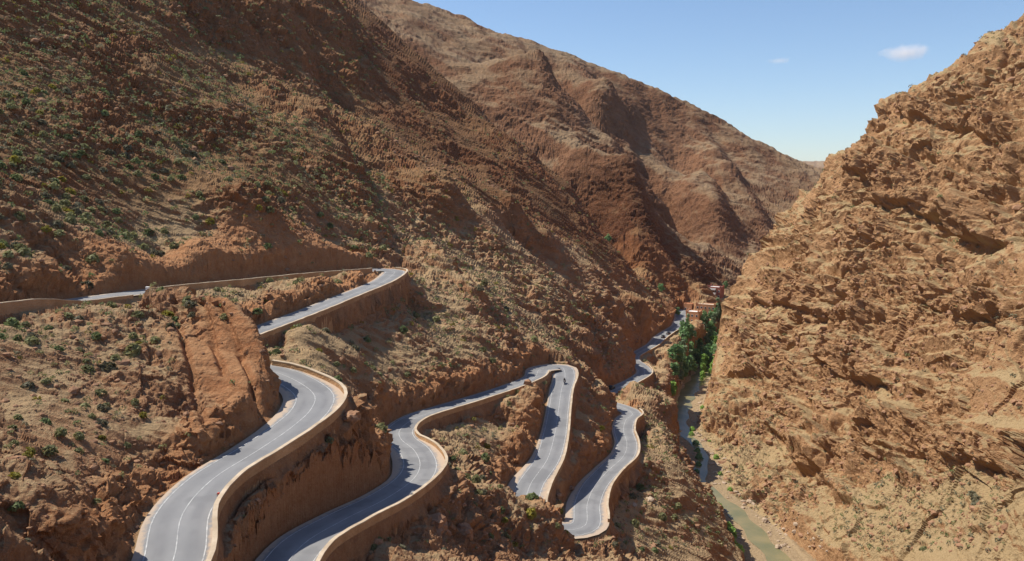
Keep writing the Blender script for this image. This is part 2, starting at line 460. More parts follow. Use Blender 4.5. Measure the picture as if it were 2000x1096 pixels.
def carve(x, y, z):
    """cut the road bench and the river bed into the natural ground"""
    g, s, ind = strip_query(x, y, RD, RD[:, 3] / 2, REACH)
    near = g < REACH
    zr = lerp_idx(RD[:, 2], ind)
    h = np.where(s > 0, lerp_idx(RD[:, 4], ind), lerp_idx(RD[:, 5], ind))
    down = near & (h < 0)
    cap = zr - 0.9 + np.clip(g - 1.5, 0, 99) * 0.9
    z2 = np.where(down & (g < 9), np.minimum(z, cap * (1 - sstep(5, 9, g)) + np.maximum(cap, z) * sstep(5, 9, g)), z)
    up = near & (h >= 0)
    z2 = np.where(up & (g < 3), np.maximum(z2, zr - 0.3), z2)
    bench = zr - 0.28
    k_up = sstep(0.5, 2.6, g); k_dn = sstep(0.45, 0.95, g)
    k = np.where(h >= 0, k_up, k_dn)
    z3 = np.where(near, bench * (1 - k) + z2 * k, z2)
    # river bed
    gv, sv, iv = strip_query(x, y, RV, RV[:, 3], 14.0)
    zv = lerp_idx(RV[:, 2], iv)
    kv = sstep(-0.5, 4.0, gv)
    z4 = np.where(gv < 14, (zv + 0.0) * (1 - kv) + np.maximum(z3, zv) * kv, z3)
    return z4, g, s, h, ind, gv


_ribs = []
for pts, h, wl_, wr_ in RIBS:
    C, _ = catmull([PY(*q) for q in pts], 6.0)
    _ribs.append((C, h, wl_, wr_))
CR, _ = catmull(CREST, 1.5)


def natural(x, y, r, z):
    """the ground before road and river: swells, spines, the flat topped rib in the foreground"""
    z = z + big_noise(x, y, r) * 0.8
    for C, h, wl_, wr_ in _ribs:
        reach = max(wl_, wr_)
        g, sd, ind = strip_query(x, y, C, np.zeros(len(C)), reach)
        q = np.nonzero(g < reach)[0]
        if not len(q): continue
        w = np.where(sd[q] > 0, wl_, wr_)
        k = np.clip(1 - g[q] / w, 0, 1)
        n = len(C) - 1
        ends = sstep(0, 0.42, np.minimum(ind[q], n - ind[q]) / n) ** 0.8
        wob = 0.75 + 0.9 * perlin(x[q] / (1.6 * h), y[q] / (1.6 * h), np.zeros(len(q)), 61)
        rnd = sstep(450, 600, r[q])
        k = k ** 1.15 * (1 - rnd) + k * k * (3 - 2 * k) * rnd
        z = z.copy(); z[q] += h * k * ends * np.clip(wob, 0.2, 1.6)
    g, sd, ind = strip_query(x, y, CR, np.zeros(len(CR)), 14.0)
    q = np.nonzero(g < 14)[0]
    if len(q):
        zc = lerp_idx(CR[:, 2], ind[q])
        k = np.where(sd[q] > 0, 2.6, 1.25)
        z = z.copy(); z[q] = np.maximum(z[q], zc - 0.1 - np.maximum(g[q] - 0.4, 0) * k)
    return z


def big_noise(x, y, r):
    a = np.clip((r - 60) / 400, 0.12, 1.6)
    n = 5.5 * perlin(x / 42, y / 42, x * 0 + 3.3, 1) + 2.6 * perlin(x / 19, y / 19, x * 0 + 7.1, 2)
    return a * n


# profile on the table radii -> where along each column the vertices go
pc = np.unique(np.r_[np.arange(0, NC, 2), NC - 1])
Rp = np.concatenate([np.geomspace(2.5, 30, 50)[:-1], np.geomspace(30, 720, 1100)[:-1], np.geomspace(720, 9000, 200)])
tt, rr = np.meshgrid(TH[pc], Rp, indexing='ij')
px_, py_ = (rr * np.sin(tt)).ravel(), (rr * np.cos(tt)).ravel()
pz = natural(px_, py_, rr.ravel(), base_at(tt.ravel(), rr.ravel()))
pz = carve(px_, py_, pz)[0].reshape(tt.shape)
yy = rr * np.cos(tt)
vv = V_HOR - F_PX * pz / yy * 1.0                     # rows on an upright picture plane
runmin = np.minimum.accumulate(vv, axis=1)            # the smallest row so far hides what lies below it
vis = vv <= runmin + 12
dv = np.abs(np.diff(vv, axis=1))
inframe = ((vv[:, 1:] < 1200) & (vv[:, 1:] > -60)).astype(float)
dl = np.diff(np.log(Rp))[None] * np.ones_like(dv)
wgt = np.minimum(dv, 30) * (0.16 + 0.84 * vis[:, 1:]) * (0.25 + 0.75 * inframe) + 60 * dl * (0.35 + 0.65 * inframe)
ker = np.hanning(163); ker /= ker.sum()
pad = np.pad(wgt, ((81, 81), (0, 0)), mode='edge')
wgt = sum(pad[i:i + wgt.shape[0]] * ker[i] for i in range(163))
cum = np.concatenate([np.zeros((len(pc), 1)), np.cumsum(wgt, 1)], 1)
cum /= cum[:, -1:]
NR = 880
samp = np.linspace(0, 1, NR)
Rc = np.stack([np.interp(samp, cum[i], Rp) for i in range(len(pc))])
ci = np.interp(np.arange(NC), pc, np.arange(len(pc)))
c0 = np.clip(ci.astype(int), 0, len(pc) - 2); fr = (ci - c0)[:, None]
RR = Rc[c0] * (1 - fr) + Rc[c0 + 1] * fr
TT = np.repeat(TH[:, None], NR, 1)
X = (RR * np.sin(TT)).ravel(); Y = (RR * np.cos(TT)).ravel(); R_ = RR.ravel()
Zn = natural(X, Y, R_, base_at(TT.ravel(), R_))
Z, GAP, SIDE, HH, IND, GAPV = carve(X, Y, Zn)


def grid_normals(X, Y, Z):
    P = np.stack([X, Y, Z], 1).reshape(NC, NR, 3)
    a = np.gradient(P, axis=0); b = np.gradient(P, axis=1)
    n = np.cross(a, b)
    n /= np.linalg.norm(n, axis=2, keepdims=True) + 1e-9
    n *= np.sign(n[:, :, 2:3] + 1e-9)
    return n


def ground_fn(x, y):
    r = np.hypot(x, y)
    return carve(x, y, natural(x, y, r, base_at(np.arctan2(x, y), r)))[0]


EPS = np.clip(R_ / 160, 0.35, 6.0)
Nf = np.stack([Z - ground_fn(X + EPS, Y), Z - ground_fn(X, Y + EPS), EPS], 1)
Nf /= np.linalg.norm(Nf, axis=1, keepdims=True)
Nrm = Nf.reshape(NC, NR, 3)
for ax in (0, 1):
    Nrm = (np.roll(Nrm, 1, ax) + 2 * Nrm + np.roll(Nrm, -1, ax)) / 4
Nrm /= np.linalg.norm(Nrm, axis=2, keepdims=True)
Nf = Nrm.reshape(-1, 3)
slope = 1 - np.clip(Nf[:, 2], 0, 1)
is_right = (X > 52 + 0.0 * Y) & (X > np.interp(Y, RV[:, 1], RV[:, 0]) - 2) & (Y < 620)
xr = X - np.interp(Y, RV[:, 1], RV[:, 0])
kr = sstep(-4, 14, xr) * (1 - sstep(520, 620, Y))      # 1 on the right hill

near_r = GAP < REACH
GM = np.where(near_r, np.hypot(np.clip(GAP, 0, 99), 0.6 * (Z - lerp_idx(RD[:, 2], IND))), 99)   # distance from the road, height counted too
m_road = np.where(GAP < 0.45, 0, sstep(0.6, np.where(HH < 0, 2.4, 2.8), GM))
m_cut = np.where(near_r & (HH >= 0), 1 - sstep(3, 9, GM), 0.0)
m_riv = sstep(0.5, 6, np.where(GAPV < 14, GAPV, 99))
red_bank = np.where(near_r & (HH >= 0) & (IND < np.searchsorted(RD_I, 8.6)) & (IND > np.searchsorted(RD_I, 3.4)), 1 - sstep(8, 15.5, GAP + 2.5 * perlin(X / 9, Y / 9, Z / 9, 94)), 0)
m_cut = np.maximum(m_cut, red_bank)
mask = m_road * m_riv * (1 - 0.25 * m_cut - 0.45 * red_bank)
dist_k = np.clip(R_ / 150, 0.55, 3.2)


def aniso(x, y, z, d, k):
    d = np.array(d, float); d /= np.linalg.norm(d)
    p = x * d[0] + y * d[1] + z * d[2]
    q = (1 - 1 / k) * p
    return x - q * d[0], y - q * d[1], z - q * d[2]


wx = 3.0 * perlin(X / 25, Y / 25, Z / 25, 31); wy = 3.0 * perlin(X / 25, Y / 25, Z / 25, 32)
disp = np.zeros_like(Z)


def px_fade(lam):                                       # leave out relief finer than the mesh
    return np.clip(lam / (R_ / 420) - 0.4, 0, 1)


def ridge(n, sharp=2.2):
    return 0.5 - np.abs(n) * sharp


# bedding streaks on the left slopes
ax_, ay_, az_ = aniso(X + wx, Y + wy, Z, (0.80, 0.25, -0.52), 4.5)
s1 = perlin(ax_ / 7.5, ay_ / 7.5, az_ / 7.5, 3); s2 = perlin(ax_ / 2.9, ay_ / 2.9, az_ / 2.9, 4); s3 = perlin(ax_ / 1.2, ay_ / 1.2, az_ / 1.2, 14)
patch = sstep(-0.3, 0.3, perlin(X / 45, Y / 45, Z / 45, 15))
disp += (1 - kr) * dist_k ** 0.5 * (ridge(s1) * 0.7 * patch + ridge(s2) * 0.75 + ridge(s3) * 0.36 * px_fade(1.4))
nb = np.array([0.324, 0.225, 0.80]); nb /= np.linalg.norm(nb)
bw = X * nb[0] + Y * nb[1] + Z * nb[2] + 5 * perlin(X / 30, Y / 30, Z / 30, 33) + 1.6 * perlin(X / 8, Y / 8, Z / 8, 34)
bk = sstep(-0.12, 0.22, perlin(X / 36, Y / 36, Z / 36, 35))
for L_, A_ in ((7.5, 1.5), (3.1, 0.6)):
    fb = bw / L_ - np.floor(bw / L_)
    disp += (1 - kr) * A_ * dist_k ** 0.5 * (np.where(fb < 0.7, fb / 0.7, (1 - fb) / 0.3) - 0.5) * bk * (1 - 0.8 * sstep(260, 430, R_))
# gullies that run down the far faces
gx, gy, gz = aniso(X + 2 * wx, Y + 2 * wy, Z, (0.66, -0.1, -0.74), 4)
g1 = perlin(gx / 26, gy / 26, gz / 26, 8); g2 = perlin(gx / 11, gy / 11, gz / 11, 9); g3 = perlin(gx / 5, gy / 5, gz / 5, 19)
disp += (1 - kr) * sstep(220, 480, R_) * (ridge(g1) * 5.0 + ridge(g2) * 2.6 + ridge(g3) * 1.5)
# ledges and clefts on the right hill
b_ = (Z * 0.95 + X * 0.06 + Y * 0.20 + 6 * perlin(X / 34, Y / 34, Z / 34, 6) + 3.0 * perlin(X / 11, Y / 11, Z / 11, 7)) / 11.0
fb = b_ - np.floor(b_)
ledge = np.where(fb < 0.75, fb / 0.75, (1 - fb) / 0.25) ** 1.6
lk = sstep(0.0, 0.28, perlin(X / 40, Y / 40, Z / 40, 17))
cx_, cy_, cz_ = aniso(X + wx, Y + wy, Z, (0.35, 0.1, -0.93), 2.6)
c1 = perlin(cx_ / 9, cy_ / 9, cz_ / 9, 10); c2 = perlin(cx_ / 3.6, cy_ / 3.6, cz_ / 3.6, 11)
ck = sstep(-0.2, 0.25, perlin(X / 27, Y / 27, Z / 27, 18))
c3 = perlin(cx_ / 13, cy_ / 13, cz_ / 22, 12); c4 = perlin(cx_ / 5.5, cy_ / 5.5, cz_ / 9, 13)
b2 = (Z * 0.95 + X * 0.06 + Y * 0.20 + 4 * perlin(X / 26, Y / 26, Z / 26, 16) + 1.2 * perlin(X / 6, Y / 6, Z / 6, 27)) / 4.3
fb2 = b2 - np.floor(b2)
led2 = np.where(fb2 < 0.78, fb2 / 0.78, (1 - fb2) / 0.22) ** 1.5
disp += kr * ((ledge - 0.5) * 5.5 * (0.2 + 0.8 * lk) + (led2 - 0.5) * 1.5 * sstep(-0.15, 0.25, perlin(X / 31, Y / 31, Z / 20, 28)) + ridge(perlin(cx_ / 26, cy_ / 26, cz_ / 70, 36)) * 4.5 + ridge(c1) * 2.6 * ck + ridge(c2) * 1.3 * (0.35 + 0.65 * ck) - 2.6 * np.exp(-(c3 / 0.045) ** 2) * sstep(0.1, 0.6, ck) - 1.3 * np.exp(-(c4 / 0.06) ** 2) * ck)
# named ledges and overhangs of the right hill: edge line, height of the face, how far it stands out
LEDGES = [
    ([(1790, 195, 342), (1900, 215, 301), (1990, 235, 273)], 7, 4.0), ([(1700, 268, 358), (1780, 315, 316), (1900, 350, 278), (2000, 380, 229)], 15, 5.0), ([(1870, 390, 280), (1930, 405, 246), (2000, 425, 224)], 9, 4.5),
    ([(1640, 670, 289), (1700, 680, 266), (1780, 700, 243)], 9, 4.5), ([(1710, 812, 239), (1790, 826, 215), (1850, 846, 196)], 6.5, 4.5), ([(1895, 850, 184), (1960, 858, 173), (2010, 870, 163)], 6, 4.5),
    ([(1560, 790, 293), (1620, 850, 254), (1700, 890, 226), (1800, 930, 192)], 10, 4.5), ([(1500, 520, 395), (1560, 540, 355), (1640, 545, 314)], 14, 4.0), ([(1440, 700, 358), (1500, 690, 340), (1560, 690, 314)], 10, 3.2),
    ([(1820, 560, 254), (1900, 570, 228), (1990, 590, 198)], 6, 3.0), ([(1800, 985, 185), (1900, 1000, 166), (1990, 985, 151)], 5, 2.0), ([(1650, 430, 330), (1720, 440, 305), (1800, 450, 282)], 7, 2.6),
    ([(1600, 600, 330), (1680, 590, 300), (1760, 600, 268)], 6, 2.4),
]
face_k = np.zeros_like(Z)
for pts, H_, A_ in LEDGES:
    L3 = np.array([PY(*q) for q in pts]); L3 = L3[np.argsort(L3[:, 1])]
    zl = np.interp(Y, L3[:, 1], L3[:, 2])
    fade = sstep(-10, 3, Y - L3[0, 1]) * (1 - sstep(-3, 10, Y - L3[-1, 1])) * kr
    q = np.nonzero(fade > 0)[0]
    n1 = perlin(X[q] / 9, Y[q] / 9, Z[q] / 9, 44); n2 = perlin(X[q] / 3, Y[q] / 3, Z[q] / 3, 45)
    sd_ = zl[q] - Z[q] + 3.2 * n1 + 1.3 * n2
    Hn = H_ * (1 + 0.5 * perlin(Y[q] / 14, X[q] * 0 + 1.7, Z[q] / 40, 46))
    prof = np.where(sd_ < 0, -0.3 * np.clip(1 + sd_ / 4, 0, 1), np.where(sd_ < Hn, sstep(0, 0.8, sd_) * 1.3 - 0.3 - 0.3 * sd_ / Hn, np.where(sd_ < Hn + 0.7, 0.7 - 1.25 * (sd_ - Hn) / 0.7, -0.55 * np.clip(1 - (sd_ - Hn - 0.7) / 6, 0, 1))))
    inr = (np.abs(X[q] - np.interp(Y[q], L3[:, 1], L3[:, 0])) < 34)
    disp[q] += A_ * prof * fade[q] * inr * (0.75 + 0.9 * n1)
    face_k[q] = np.maximum(face_k[q], (sstep(-0.5, 1, sd_) * (1 - sstep(0, 2, sd_ - Hn))) * fade[q] * inr)
# broken rock at every size: tilted blocks and rough noise
def blocks(x, y, z, seed):
    """nearest of eight jittered cell centres: each cell is a flat-faced block with its own height and tilt"""
    fx, fy, fz = np.floor(x - 0.5), np.floor(y - 0.5), np.floor(z - 0.5)
    best = np.full(len(x), 9.0, np.float32); hgt = np.zeros(len(x), np.float32)
    for dx in (0, 1):
        for dy in (0, 1):
            for dz in (0, 1):
                cx, cy, cz = fx + dx, fy + dy, fz + dz
                h = _hash(cx.astype(np.int32), cy.astype(np.int32), cz.astype(np.int32), seed)
                g = _G[h & np.uint32(255)]
                ex = x - cx - 0.5 - 0.42 * g[:, 0]; ey = y - cy - 0.5 - 0.42 * g[:, 1]; ez = z - cz - 0.5 - 0.42 * g[:, 2]
                d = ex * ex + ey * ey + ez * ez
                k = _G[(h >> np.uint32(8)) & np.uint32(255)]
                v = 0.55 * (((h >> np.uint32(16)) & np.uint32(1023)).astype(np.float32) / 1023 - 0.5) + 0.55 * (ex * k[:, 0] + ey * k[:, 1] + ez * k[:, 2])
                m = d < best
                best = np.where(m, d, best); hgt = np.where(m, v, hgt)
    return hgt


foot = kr * sstep(0.375, 0.405, -Z / np.maximum(Y, 1) + 0.02 * perlin(X / 12, Y / 12, Z / 12, 97)) * (1 - sstep(200, 222, Y)) * sstep(8, 16, xr)
disp *= 1 - 0.7 * foot
rough = (1 - 0.7 * foot) * np.clip(0.5 + slope * 1.5, 0.45, 1.2) * (0.22 + 1.2 * sstep(-0.22, 0.30, perlin(X / 27, Y / 27, Z / 27, 29) + 0.25 * face_k))
for lam, amp, sd in ((14, 1.3, 20), (6.5, 0.9, 21), (3.4, 0.8, 22), (1.9, 0.7, 23), (1.1, 0.5, 24), (0.6, 0.32, 25)):
    n = perlin((X + wx * 0.6) / lam, (Y + wy * 0.6) / lam, Z / lam, sd)
    disp += 1.6 * amp * (0.6 * n + 0.3 * ridge(n, 2.0)) * px_fade(lam) * rough
disp += kr * 3.0 * blocks((X + 2 * wx) / 15, (Y + 2 * wy) / 15, Z / 11, 73) * (0.4 + 0.6 * rough)
for lam, amp, sd in ((7.0, 1.5, 70), (3.2, 1.0, 71), (1.6, 0.62, 72)):
    disp += amp * blocks((X + wx) / lam, (Y + wy) / lam, Z / lam, sd) * px_fade(lam) * rough * (0.85 - 0.05 * kr)
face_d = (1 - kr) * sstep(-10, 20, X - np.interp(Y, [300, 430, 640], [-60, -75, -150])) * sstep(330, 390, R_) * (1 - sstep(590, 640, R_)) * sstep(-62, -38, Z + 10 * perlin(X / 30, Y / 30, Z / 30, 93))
gcr, scr, icr = strip_query(X, Y, CR, np.zeros(len(CR)), 13.0)
slab = np.where((gcr < 13) & (scr < 0), (1 - sstep(7, 12.5, gcr + 3 * perlin(X / 6, Y / 6, Z / 6, 95))) * sstep(4, 14, icr), 0) * sstep(0.5, 2.0, GM)
groove = np.zeros_like(Z)
for pts in SLAB_CRACKS:
    C, _ = catmull([PY(*q) for q in pts], 1.0)
    gq_, _, _ = strip_query(X, Y, C, np.zeros(len(C)), 2.0)
    groove += 1.0 * np.exp(-(np.where(gq_ < 2, gq_, 9) / 0.42) ** 2)
disp *= mask * (1 - 0.45 * face_d) * (1 - 0.45 * sstep(520, 760, R_))
# cut banks keep small relief of their own
cutn = perlin(X / 2.2, Y / 2.2, Z / 4.0, 41) * 0.9 + perlin(X / 0.8, Y / 0.8, Z / 1.2, 42) * 0.4
disp += m_cut * sstep(0.6, 1.8, GM) * (1 - 0.55 * red_bank) * (cutn + 1.1 * blocks(X / 2.6, Y / 2.6, Z / 2.0, 47) + 0.6 * blocks(X / 1.2, Y / 1.2, Z / 0.9, 48))
# pebbly river bed
disp += (1 - m_riv) * 0.18 * perlin(X / 2.0, Y / 2.0, Z / 2.0, 51)
disp = np.where(GAP < 0.6, 0, disp * (1 - 0.72 * slab)) - groove
disp = np.where(GAP < 0.6, 0, disp)
disp *= sstep(8, 40, R_)
P3 = np.stack([X, Y, Z], 1) + Nf * disp[:, None]

# keep fill sides of the road clear of bumps
gq = (GAP < 4) & (HH < 0)
zr_ = lerp_idx(RD[:, 2], IND)
P3[:, 2] = np.where(gq & (GAP > 0.9), np.minimum(P3[:, 2], zr_ - 0.5 + 0.25 * np.clip(GAP - 1, 0, 9)), P3[:, 2])

# the ground comes up to a set depth under the parapets of the first bend and the second run
for a_, b_, dep, sgn in ((17.4, 26.0, 1.9, 1), (29.3, 43.6, 3.2, -1)):
    i0, i1 = np.searchsorted(RD_I, [a_, b_])
    g_, s_, n_ = strip_query(X, Y, RD[i0:i1], RD[i0:i1, 3] / 2, 7.0)
    q = (g_ > 0.75) & (g_ < 6.5) & (s_ * sgn > 0) & (GAP > 0.7)
    zb = lerp_idx(RD[i0:i1, 2], n_) - dep - np.clip(g_ - 1.2, 0, 9) * 2.5
    zb = zb + np.clip((g_ - 0.7) * 0.8, 0, 1) * (2.6 * perlin(X / 2.6, Y / 2.6, zb / 2.6, 96) + 2.6 * blocks(X / 2.0, Y / 2.0, zb / 2.0, 98) + 1.6 * blocks(X / 0.9, Y / 0.9, zb / 0.9, 99) - 0.6)
    P3[:, 2] = np.where(q, np.maximum(P3[:, 2], zb), P3[:, 2])

# attributes for the material
N2 = grid_normals(P3[:, 0], P3[:, 1], P3[:, 2])
for ax in (0, 1):
    N2 = (np.roll(N2, 1, ax) + 2 * N2 + np.roll(N2, -1, ax)) / 4
steep = np.clip(1 - N2.reshape(-1, 3)[:, 2], 0, 1)
rocky = sstep(0.15, 0.42, steep + 0.20 * perlin(X / 14, Y / 14, Z / 14, 60) + 0.22 * perlin(X / 27, Y / 27, Z / 27, 29) + 0.15 * face_k - 0.10 * kr + 0.10 * sstep(560, 700, R_) - 0.5 * foot + 0.14 * (1 - kr) * (1 - sstep(115, 150, R_)))
a_cut = np.maximum(m_cut * sstep(0.3, 1.0, GAP), 0.9 * slab)
# the dark red-brown rock unit: the high left slopes and the steep face beyond, its edge ragged; that face also gets painted shade
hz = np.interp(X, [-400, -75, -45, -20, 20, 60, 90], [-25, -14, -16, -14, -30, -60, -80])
unit_shade = (1 - kr) * sstep(-6, 14, Z - hz + 16 * perlin(X / 40, Y / 40, Z / 40, 90) + 6 * perlin(X / 11, Y / 11, Z / 11, 91)) * (1 - sstep(560, 620, R_)) * sstep(90, 130, Y)
unit_shade = unit_shade * (1 + 0.55 * face_d)  # values above one: shade of the steep face, painted on top of the rock colour
unit_shade = np.maximum(unit_shade, 0.45 * (1 - kr) * sstep(600, 700, R_) * sstep(0.12, 0.42, perlin(X / 90, Y / 90, Z / 60, 92) + 0.25))

idx = np.arange(NC * NR).reshape(NC, NR)
quads = np.stack([idx[:-1, :-1], idx[1:, :-1], idx[1:, 1:], idx[:-1, 1:]], -1).reshape(-1, 4)
qc = quads[:, 0]
q_right = (xr[qc] > 2) & (Y[qc] < 640)
q_far = (R_[qc] > 560) & ~q_right
q_far = q_far | ((Y[qc] > 640))
q_right = q_right & ~q_far
q_plain = R_[qc] > 1900
q_bed = (GAPV[qc] < 0.8) & (Y[qc] < 640)
sel = {'far_hills': q_plain, 'mountain': q_far & ~q_plain, 'riverbed': q_bed & ~q_plain & ~q_far, 'cliff': q_right & ~q_plain & ~q_bed}
sel['hillside'] = ~(sel['far_hills'] | sel['mountain'] | sel['riverbed'] | sel['cliff'])


# ------------------------------------------------------------------ materials
def nodes_mat(name, rough=0.9, spec=0.2):
    m = bpy.data.materials.new(name)
    m.use_nodes = True
    nt = m.node_tree
    b = nt.nodes['Principled BSDF']
    b.inputs['Roughness'].default_value = rough
    b.inputs['Specular IOR Level'].default_value = spec
    return m, nt, b


def N(nt, t, **kw):
    n = nt.nodes.new(t)
    for k, v in kw.items():
        if k in n.inputs: n.inputs[k].default_value = v
        else: setattr(n, k, v)
    return n


def noise_n(nt, vec, scale, detail=6, rough=0.6, lo=0.0, hi=1.0):
    n = N(nt, 'ShaderNodeTexNoise', Scale=scale, Detail=detail, Roughness=rough)
    nt.links.new(vec, n.inputs['Vector'])
    if (lo, hi) == (0.0, 1.0): return n.outputs['Fac']
    m = N(nt, 'ShaderNodeMapRange')
    m.inputs['From Min'].default_value = lo; m.inputs['From Max'].default_value = hi
    nt.links.new(n.outputs['Fac'], m.inputs['Value'])
    return m.outputs[0]


def mix_c(nt, fac, a, b, mode='MIX'):
    n = N(nt, 'ShaderNodeMix', data_type='RGBA', blend_type=mode)
    for sock, val in ((n.inputs[0], fac), (n.inputs[6], a), (n.inputs[7], b)):
        if hasattr(val, 'links'): nt.links.new(val, sock)
        elif isinstance(val, (int, float)): sock.default_value = val
        else: sock.default_value = (*val, 1)
    return n.outputs[2]


def math_n(nt, op, a, b):
    n = N(nt, 'ShaderNodeMath', operation=op)
    for s, v in ((n.inputs[0], a), (n.inputs[1], b)):
        if hasattr(v, 'links'): nt.links.new(v, s)
        else: s.default_value = v
    return n.outputs[0]


def attr_n(nt, name):
    return N(nt, 'ShaderNodeAttribute', attribute_name=name).outputs['Fac']


def ground_mat(name, soil_a, soil_b, rock_a, rock_b, cut_a, cut_b, sc=1.0, streak=(0, 0, 0)):
    m, nt, b = nodes_mat(name, 0.95, 0.1)
    L = nt.links
    geo = N(nt, 'ShaderNodeNewGeometry')
    pos = geo.outputs['Position']
    mp = N(nt, 'ShaderNodeMapping')
    mp.inputs['Rotation'].default_value = streak
    mp.inputs['Scale'].default_value = (0.16, 1, 1)
    L.new(pos, mp.inputs['Vector'])
    fine = noise_n(nt, pos, 1.3 * sc, 9, 0.72, 0.3, 0.72)
    mid = noise_n(nt, pos, 0.12 * sc, 5, 0.6, 0.32, 0.68)
    stre = noise_n(nt, mp.outputs[0], 0.55 * sc, 7, 0.65, 0.33, 0.67)
    soil = mix_c(nt, fine, soil_a, soil_b)
    rock = mix_c(nt, stre, rock_a, rock_b)
    rock = mix_c(nt, math_n(nt, 'MULTIPLY', mid, 0.5), rock, [v * 0.62 for v in rock_a])
    cut = mix_c(nt, stre, cut_a, cut_b)
    fac = math_n(nt, 'ADD', attr_n(nt, 'rocky'), math_n(nt, 'MULTIPLY', math_n(nt, 'SUBTRACT', fine, 0.5), 0.5))
    n = N(nt, 'ShaderNodeClamp'); L.new(fac, n.inputs[0])
    col = mix_c(nt, n.outputs[0], soil, rock)
    col = mix_c(nt, math_n(nt, 'MULTIPLY', attr_n(nt, 'cut'), 0.85), col, cut)
    u1 = N(nt, 'ShaderNodeClamp'); L.new(attr_n(nt, 'unit_shade'), u1.inputs[0])
    face_shade = N(nt, 'ShaderNodeClamp'); L.new(math_n(nt, 'SUBTRACT', attr_n(nt, 'unit_shade'), 1.0), face_shade.inputs[0])
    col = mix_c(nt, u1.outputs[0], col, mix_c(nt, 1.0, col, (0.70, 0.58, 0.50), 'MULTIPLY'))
    col = mix_c(nt, face_shade.outputs[0], col, mix_c(nt, 1.0, col, (0.45, 0.30, 0.26), 'MULTIPLY'))  # shade of the steep face multiplied into its colour
    spk = noise_n(nt, pos, 3.2 * sc, 4, 0.7, 0.52, 0.75)
    col = mix_c(nt, math_n(nt, 'MULTIPLY', spk, 0.35), col, [min(1, v * 1.5) for v in soil_b])
    L.new(col, b.inputs['Base Color'])
    bmp = N(nt, 'ShaderNodeBump', Strength=1.0, Distance=0.7 / sc)
    hsum = math_n(nt, 'ADD', noise_n(nt, pos, 1.1 * sc, 8, 0.7), math_n(nt, 'MULTIPLY', stre, 0.4))
    L.new(hsum, bmp.inputs['Height'])
    L.new(bmp.outputs[0], b.inputs['Normal'])
    return m


M = {}
M['hill'] = ground_mat('hillside_ground', (0.32, 0.215, 0.115), (0.42, 0.295, 0.165), (0.30, 0.145, 0.072), (0.41, 0.222, 0.115), (0.34, 0.140, 0.058), (0.43, 0.215, 0.10), 1.0, (0.3, 0.5, 0.2))
M['cliff'] = ground_mat('cliff_rock', (0.34, 0.235, 0.12), (0.42, 0.305, 0.165), (0.36, 0.19, 0.09), (0.47, 0.275, 0.14), (0.42, 0.21, 0.10), (0.48, 0.26, 0.13), 0.8, (0.2, 0.9, 0.1))
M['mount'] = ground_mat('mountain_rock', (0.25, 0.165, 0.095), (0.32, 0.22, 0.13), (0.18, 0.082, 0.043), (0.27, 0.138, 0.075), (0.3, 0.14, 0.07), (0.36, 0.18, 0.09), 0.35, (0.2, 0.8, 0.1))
M['bed'] = ground_mat('river_gravel', (0.29, 0.205, 0.115), (0.40, 0.295, 0.18), (0.29, 0.20, 0.115), (0.36, 0.26, 0.155), (0.29, 0.20, 0.12), (0.36, 0.26, 0.16), 1.2)

used = {}
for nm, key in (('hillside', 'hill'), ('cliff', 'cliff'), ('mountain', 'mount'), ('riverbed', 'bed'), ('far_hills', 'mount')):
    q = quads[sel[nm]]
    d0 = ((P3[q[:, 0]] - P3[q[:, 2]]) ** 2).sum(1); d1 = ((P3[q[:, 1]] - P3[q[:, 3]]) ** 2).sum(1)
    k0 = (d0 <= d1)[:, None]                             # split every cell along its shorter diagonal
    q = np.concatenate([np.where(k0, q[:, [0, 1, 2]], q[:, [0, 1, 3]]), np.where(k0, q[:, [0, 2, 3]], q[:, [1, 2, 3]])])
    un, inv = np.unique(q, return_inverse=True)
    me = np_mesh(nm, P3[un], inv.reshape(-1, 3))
    set_attr(me, 'rocky', rocky[un]); set_attr(me, 'cut', a_cut[un]); set_attr(me, 'unit_shade', unit_shade[un])
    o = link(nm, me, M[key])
    tag(o, kind='structure')

# ------------------------------------------------------------------ the dry air of the gorge
bm = bmesh.new()
bm_box(bm, -9500, 9500, -200, 9500, -140, 700)
hz_m = bpy.data.materials.new('air'); hz_m.use_nodes = True
hz_m.node_tree.nodes.clear()
_o = hz_m.node_tree.nodes.new('ShaderNodeOutputMaterial'); _v = hz_m.node_tree.nodes.new('ShaderNodeVolumePrincipled')
_v.inputs['Color'].default_value = (0.80, 0.88, 1.0, 1); _v.inputs['Density'].default_value = 0.000022
hz_m.node_tree.links.new(_v.outputs[0], _o.inputs['Volume'])
tag(bm_obj('haze', bm, hz_m), kind='stuff')

